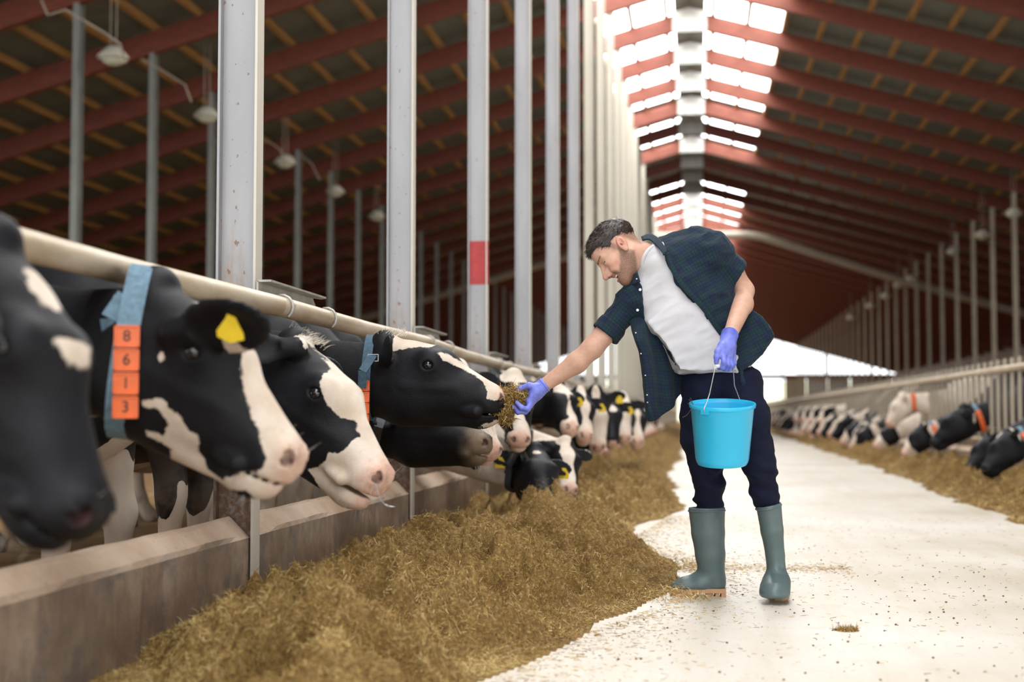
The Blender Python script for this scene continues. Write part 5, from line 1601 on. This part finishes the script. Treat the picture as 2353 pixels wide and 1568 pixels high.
# placket strip along his left front edge and buttons on the right one
pl = [(1526, 586, -.085), (1543, 626, -.105), (1566, 662, -.118), (1594, 692, -.118), (1615, 716, -.11), (1637, 748, -.10), (1656, 774, -.09)]
pin = [(a + 11, b - 7, c + .004) for a, b, c in pl]
sheet_part('placket', [mm(pl), mm(pin)], M['plaid'], .004, 60, 6)
for i, p in enumerate([(1463, 641, -.104), (1471, 666, -.118), (1465, 713, -.125), (1461, 765, -.128), (1473, 813, -.125), (1483, 863, -.12), (1487, 908, -.118), (1488, 925, -.115)]):
    big = i in (1, 2); r = .0058 if big else .003
    o = MB().lathe([(r, 0), (r, .0015), (r * .7, .0022), (r * .3, .0012)], n=14).build('shirt_button', M['shirt_button'], man, True)
    oriented(o, m_(*p) - base_m, (1, -.15, .1), (0, .0, 1))

# trousers
Pj = [ell(m_(1660, 880, .035), (.172, .108, .10), .06)]
legsP = [([(1620, 905, .02), (1612, 960, .02), (1612, 1010, .02), (1622, 1060, .045), (1628, 1110, .06), (1629, 1162, .10), (1630, 1195, .10)], [.094, .088, .081, .070, .062, .054, .044]),
         ([(1703, 905, .02), (1718, 960, .0), (1730, 1020, .0), (1745, 1075, -.01), (1752, 1120, .01), (1766, 1156, .027), (1768, 1190, .03)], [.093, .089, .080, .064, .056, .045, .036])]
for pts, rs in legsP: Pj += chain(mm(pts), rs, .025)
Pj += [pxslab([(1500, 700), (1800, 700), (1800, 826), (1700, 840), (1560, 842), (1500, 842)], .03, .4, .004, 0, -1)]
def jean_disp(v):
    z = v[:, 2]; low = sm(.62 - z, 0, .12) * sm(z - .36, -.05, .05)
    w_ = np.sin(z * 105 + 5.5 * vnoise(v[:, 0] * 11, v[:, 1] * 11, z * 7, 4) + v[:, 0] * 30) * (.55 + .6 * vnoise(v[:, 0] * 12, v[:, 1] * 12, z * 12, 8))
    return low * .0105 * w_ + folds(.006, 5., 51, (1, 1, 1.6))(v) + folds(.0025, 17., 52)(v) - .003
mesh_part('navy_trousers', Pj, M['trousers'], .0065, disp=jean_disp)
MB().lathe([(.004, 0), (.004, .002), (.002, .003)], m_(1741, 832, -.055) - base_m, [(1, 0, 0), (0, 0, 1), (0, -1, 0)], 10).build('rivet', M['buckle'], man, True)

# boots
def boot(shaft, rads, foot, frads, rim, rimn, rimr, sole_poly, sole_rot, sq, fsq=(1, 1, 1), name='rubber_boot'):
    P = chain(mm(shaft), rads, .008, sq=sq) + chain(mm(foot), frads, .03, sq=fsq)
    top = m_(*shaft[0]); d = unit(rimn)
    P += [cap(top + d * .5, top + d * .501, .5, .5, .003, op=-1),
          cap(m_(*foot[0]) * [1, 1, 0] + [0, 0, -6 + .031], m_(*foot[0]) * [1, 1, 0] + [.001, 0, -6 + .031], 6., 6., .003, op=-1)]
    P += [dict(c, op=-1, ra=c['ra'] - .013, rb=c['rb'] - .013, k=.003) for c in [cap(m_(*shaft[0]), m_(*shaft[0]) - d * .02, rads[0], rads[0], .003, sq=sq)]]
    P += []
    return mesh_part(name, P, M['rubber'], .0052, smooth=2)
bl = boot([(1624, 1168, .10), (1627, 1225, .10), (1632, 1275, .105), (1635, 1315, .11)], [.078, .070, .063, .056], [(1643, 1342, .115), (1608, 1344, .11), (1572, 1350, .105), (1557, 1352, .105)], [.046, .047, .038, .030], None, (-.02, 0, 1), .078, None, 0, (1, .90, 1))
br_ = boot([(1766, 1160, .03), (1774, 1220, .035), (1781, 1275, .04), (1784, 1312, .035)], [.053, .047, .0395, .040], [(1785, 1335, .06), (1784, 1338, .0), (1781, 1352, -.06), (1780, 1364, -.115), (1780, 1368, -.13)], [.046, .050, .053, .052, .046], None, (-.20, -.10, 1), .054, None, 0, (1, 1.2, 1), (1, 1, .78))
# rims and raised seams of the boots
def ring(c, n, r, sq, rad, name='boot_rim', ang=(0, 2 * math.pi), parent=None):
    n = unit(n); a = unit(np.cross((0, 1, 0), n)); b = np.cross(n, a)
    pts = [np.array(c) + a * r * math.cos(t) + b * r * sq * math.sin(t) - base_m for t in np.linspace(ang[0], ang[1], 33)]
    return MB().tube(pts, rad, 7, True).build(name, M['rubber'], parent or man, True)
ring(m_(1624, 1174, .10), (-.02, 0, 1), .0765, .90, .0045, parent=bl)
ring(m_(1766, 1165, .03), (-.20, -.10, 1), .0525, 1.2, .0045, parent=br_)
for i in range(4):
    y = 1180 + i * 3.6
    MB().tube([m_(a, y - (a - 1640) * .04, .10 - .064) - base_m for a in np.linspace(1626 + i * 1.5, 1652 - i * 1.2, 6)], .0012, 5).build('grip_rib', M['rubber'], bl, True)
def seam(pts, parent):
    MB().tube([m_(*p) - base_m for p in pts], .0013, 5).build('raised_seam', M['rubber'], parent, True)
# soles: tan heel block with gaps, thin front
def sole(c_heel, d, L, w, parent, heel_gap=True):
    d = unit(d); s_ = np.array([-d[1], d[0], 0])
    n = 24
    out = []
    for t in np.linspace(0, 1, n): out.append((t * L, w * (.40 + .10 * math.sin(t * math.pi * 1.0 + .4) - (.5 * max(0, t - .82) / .18) ** 2 * .9)))
    pl_ = [(a, b) for a, b in out] + [(a, -b) for a, b in reversed(out)]
    ax = [d, s_, (0, 0, 1)]; o = np.array([*c_heel[:2], 0]) - base_m
    so = MB(); so.prism(pl_, .016, .034, o, ax); so.build('sole', M['tan_sole'], parent)
    for a0, a1 in ((.0, .02), (.028, .045), (.053, .085)):
        hb_ = MB(); hb_.prism([(a0, -w * .40), (a1, -w * .42), (a1, w * .42), (a0, w * .40)], 0, .02, o, ax); hb_.build('heel_block', M['tan_sole'], parent)
    fb = MB(); fb.prism([p for p in pl_ if p[0] > L * .5], 0, .018, o, ax); fb.build('sole_tread', M['tan_sole'], parent)
sole(m_(1667, 1370, .115), (-1, -.05, 0), .235, .094, bl)
sole(ptz(1785, 1363, 0), (-.03, -1, 0), .265, .100, br_)

# gloves
def hand(P, name, cuffc, cuffn, r):
    o = mesh_part(name, P, M['nitrile'], .0028, smooth=1, disp=folds(.0007, 60., 61))
    n = unit(cuffn); a = unit(np.cross(n, (0, 1, 0))); b = np.cross(n, a)
    for k_, (of, rr, rad) in enumerate(((.0, r, .0022), (-.010, r * .99, .0011), (-.021, r * 1.0, .0012), (-.034, r * 1.02, .001))):
        pts = [np.array(cuffc) + n * of + a * rr * math.cos(t) + b * rr * math.sin(t) - base_m for t in np.linspace(0, 2 * math.pi, 29)]
        MB().tube(pts, rad, 6, False).build('glove_cuff' if k_ == 0 else 'glove_crease', M['nitrile'], o, True)
    return o
wd = unit(WRR - ELR)
PR = [cap(m_(1250, 886, -.03), m_(1232, 900, -.03), .0315, .034, .02),
      cap(m_(1232, 900, -.055), m_(1217, 922, -.06), .022, .018, .02), cap(m_(1232, 902, -.03), m_(1215, 930, -.03), .026, .020, .02), cap(m_(1232, 900, .0), m_(1214, 924, .01), .022, .018, .02)]
PR += chain(mm([(1232, 890, -.055), (1214, 886, -.06), (1196, 893, -.06), (1180, 901, -.055)]), [.017, .0125, .0105, .0085], .008)
for pts in ([(1220, 926, -.062), (1213, 941, -.078), (1199, 937, -.088), (1188, 926, -.086)], [(1218, 932, -.040), (1207, 947, -.054), (1191, 947, -.064), (1179, 932, -.066)],
            [(1217, 932, -.015), (1205, 946, -.02), (1190, 948, -.026), (1179, 936, -.030)], [(1217, 928, .010), (1206, 940, .012), (1194, 944, .008), (1184, 935, .002)]):
    PR += chain(mm(pts), [.0125, .0112, .0102, .0088], .005)
gloveR = hand(PR, 'glove', m_(1252, 885, -.03), unit(ELR - WRR), .0325)
hd = -.235
PL = [cap(m_(1677, 770, -.20), m_(1670, 795, -.225), .0325, .033, .015), cap(m_(1662, 798, -.245), m_(1662, 815, -.262), .022, .017, .018), cap(m_(1672, 798, -.22), m_(1674, 818, -.232), .026, .019, .018), cap(m_(1680, 798, -.20), m_(1682, 818, -.205), .02, .016, .018)]
PL += chain(mm([(1660, 794, -.25), (1650, 808, -.268), (1647, 820, -.272), (1646, 833, -.268)]), [.018, .0135, .0115, .0095], .007)
for pts in ([(1661, 814, -.266), (1664, 832, -.285), (1660, 845, -.272), (1651, 845, -.252)], [(1668, 817, -.246), (1672, 837, -.262), (1667, 848, -.248), (1659, 846, -.228)],
            [(1676, 819, -.226), (1680, 838, -.236), (1675, 848, -.222), (1667, 845, -.205)], [(1683, 819, -.205), (1686, 834, -.212), (1682, 844, -.2), (1675, 841, -.186)]):
    PL += chain(mm(pts), [.0130, .0115, .0105, .009], .005)
gloveL = hand(PL, 'glove', m_(1677, 769, -.199), unit(ELL - WRL), .0335)

# ------------------------------------------------------------------ bucket held in his left hand
bc = pt(1660, 927, 5.80); tilt = math.radians(9)
bk = empty('bucket', bc)
tag(bk, 'sky blue plastic bucket hanging from the gloved hand by a wire handle', 'bucket')
bk.rotation_euler = (tilt, math.radians(.5), 0)
R0 = .1315
prof = [(.099, -.247), (.104, -.240), (.108, -.225), (.1265, -.018), (.128, -.016), (.133, -.015), (.1345, -.004), (.133, .0), (.128, 0), (.1245, -.004), (.1235, -.018), (.103, -.232), (.098, -.238)]
MB().lathe(prof, n=56).build('bucket_shell', M['blue_plastic'], bk, True)
az = math.radians(-122)
for k_, a in enumerate((az, az + math.pi)):
    c, s_ = math.cos(a), math.sin(a)
    MB().box((c * .1335, s_ * .1335, -.018), (.007, .034, .022), [(c, s_, 0), (-s_, c, 0), (0, 0, 1)]).build('handle_lug', M['blue_plastic'], bk)
MB().lathe([(.0985, -.249), (.1005, -.245), (.0985, -.243)], n=40).build('base_ring', M['blue_plastic'], bk, True)
mi = bk.matrix_basis if False else (Matrix.Translation(Vector(bc)) @ Matrix.Rotation(math.radians(.5), 4, 'Y') @ Matrix.Rotation(tilt, 4, 'X'))
bpy.context.view_layer.update(); mi = bk.matrix_world.inverted()
def lb(p): return np.array(mi @ Vector(p))
g0, g1 = m_(1644, 843, -.285), m_(1684, 837, -.195)
e0 = np.array([math.cos(az) * .139, math.sin(az) * .139, -.018]); e1 = -e0 * [1, 1, -1]
k0 = lb(pt(1630.5, 905, 5.70)); k1 = lb(pt(1687.5, 886, 5.90))
wire = [e0 * [.93, .93, 1], e0, e0 + [0, 0, .012], k0, lb(g0), lb(g1), k1, e1 + [0, 0, .012], e1, e1 * [.93, .93, 1]]
MB().tube(wire, .0021, 7).build('wire_handle', M['bright_wire'], bk, True)
MB().tube([lb(g0 + (g0 - g1) * .02), lb(g1)], .0085, 12).build('handle_grip', M['white_plastic'], bk, True)
# straw bits on the rim
st = MB()
for a in ([(1583, 918), (1588, 924), (1592, 930), (1586, 944), (1578, 955), (1568, 960)], [(1586, 914), (1590, 922), (1593, 931)], [(1580, 928), (1590, 926)]):
    st.tube([pt(x, y, 5.755) for x, y in a], .0012, 5)
tag(st.build('dry_stalk', M['straw']), 'dry stalk of straw caught on the left rim of the blue bucket', 'straw')

# handful of silage in his right glove
rng2 = np.random.default_rng(21)
def handful():
    Ps_, Ns_ = [], []
    for (px, py, dy, r, n) in ((1160, 918, -.06, .046, 1300), (1154, 945, -.06, .044, 1200), (1184, 908, -.05, .040, 900), (1204, 914, -.045, .032, 600), (1166, 964, -.05, .026, 350)):
        c = m_(px, py, dy); d = rng2.normal(size=(n, 3)); d /= np.linalg.norm(d, axis=1)[:, None]
        rr = r * rng2.uniform(.25, 1, n) ** .5
        Ps_.append(c + d * rr[:, None] * [1, .9, 1]); Ns_.append(d)
    P = np.concatenate(Ps_); N = np.concatenate(Ns_)
    return P, N
P, N = handful()
o = straw_object('silage_handful', P, N, rng2, rng2.uniform(.014, .042, len(P)), rng2.uniform(.0014, .0032, len(P)), None, .75)
tag(o, 'handful of chopped silage held in the blue glove at the cow\'s mouth', 'feed', kind='stuff')
n = 40
P = np.array([m_(rng2.uniform(1130, 1240), rng2.uniform(960, 1160), rng2.uniform(-.2, .1)) for _ in range(n)])
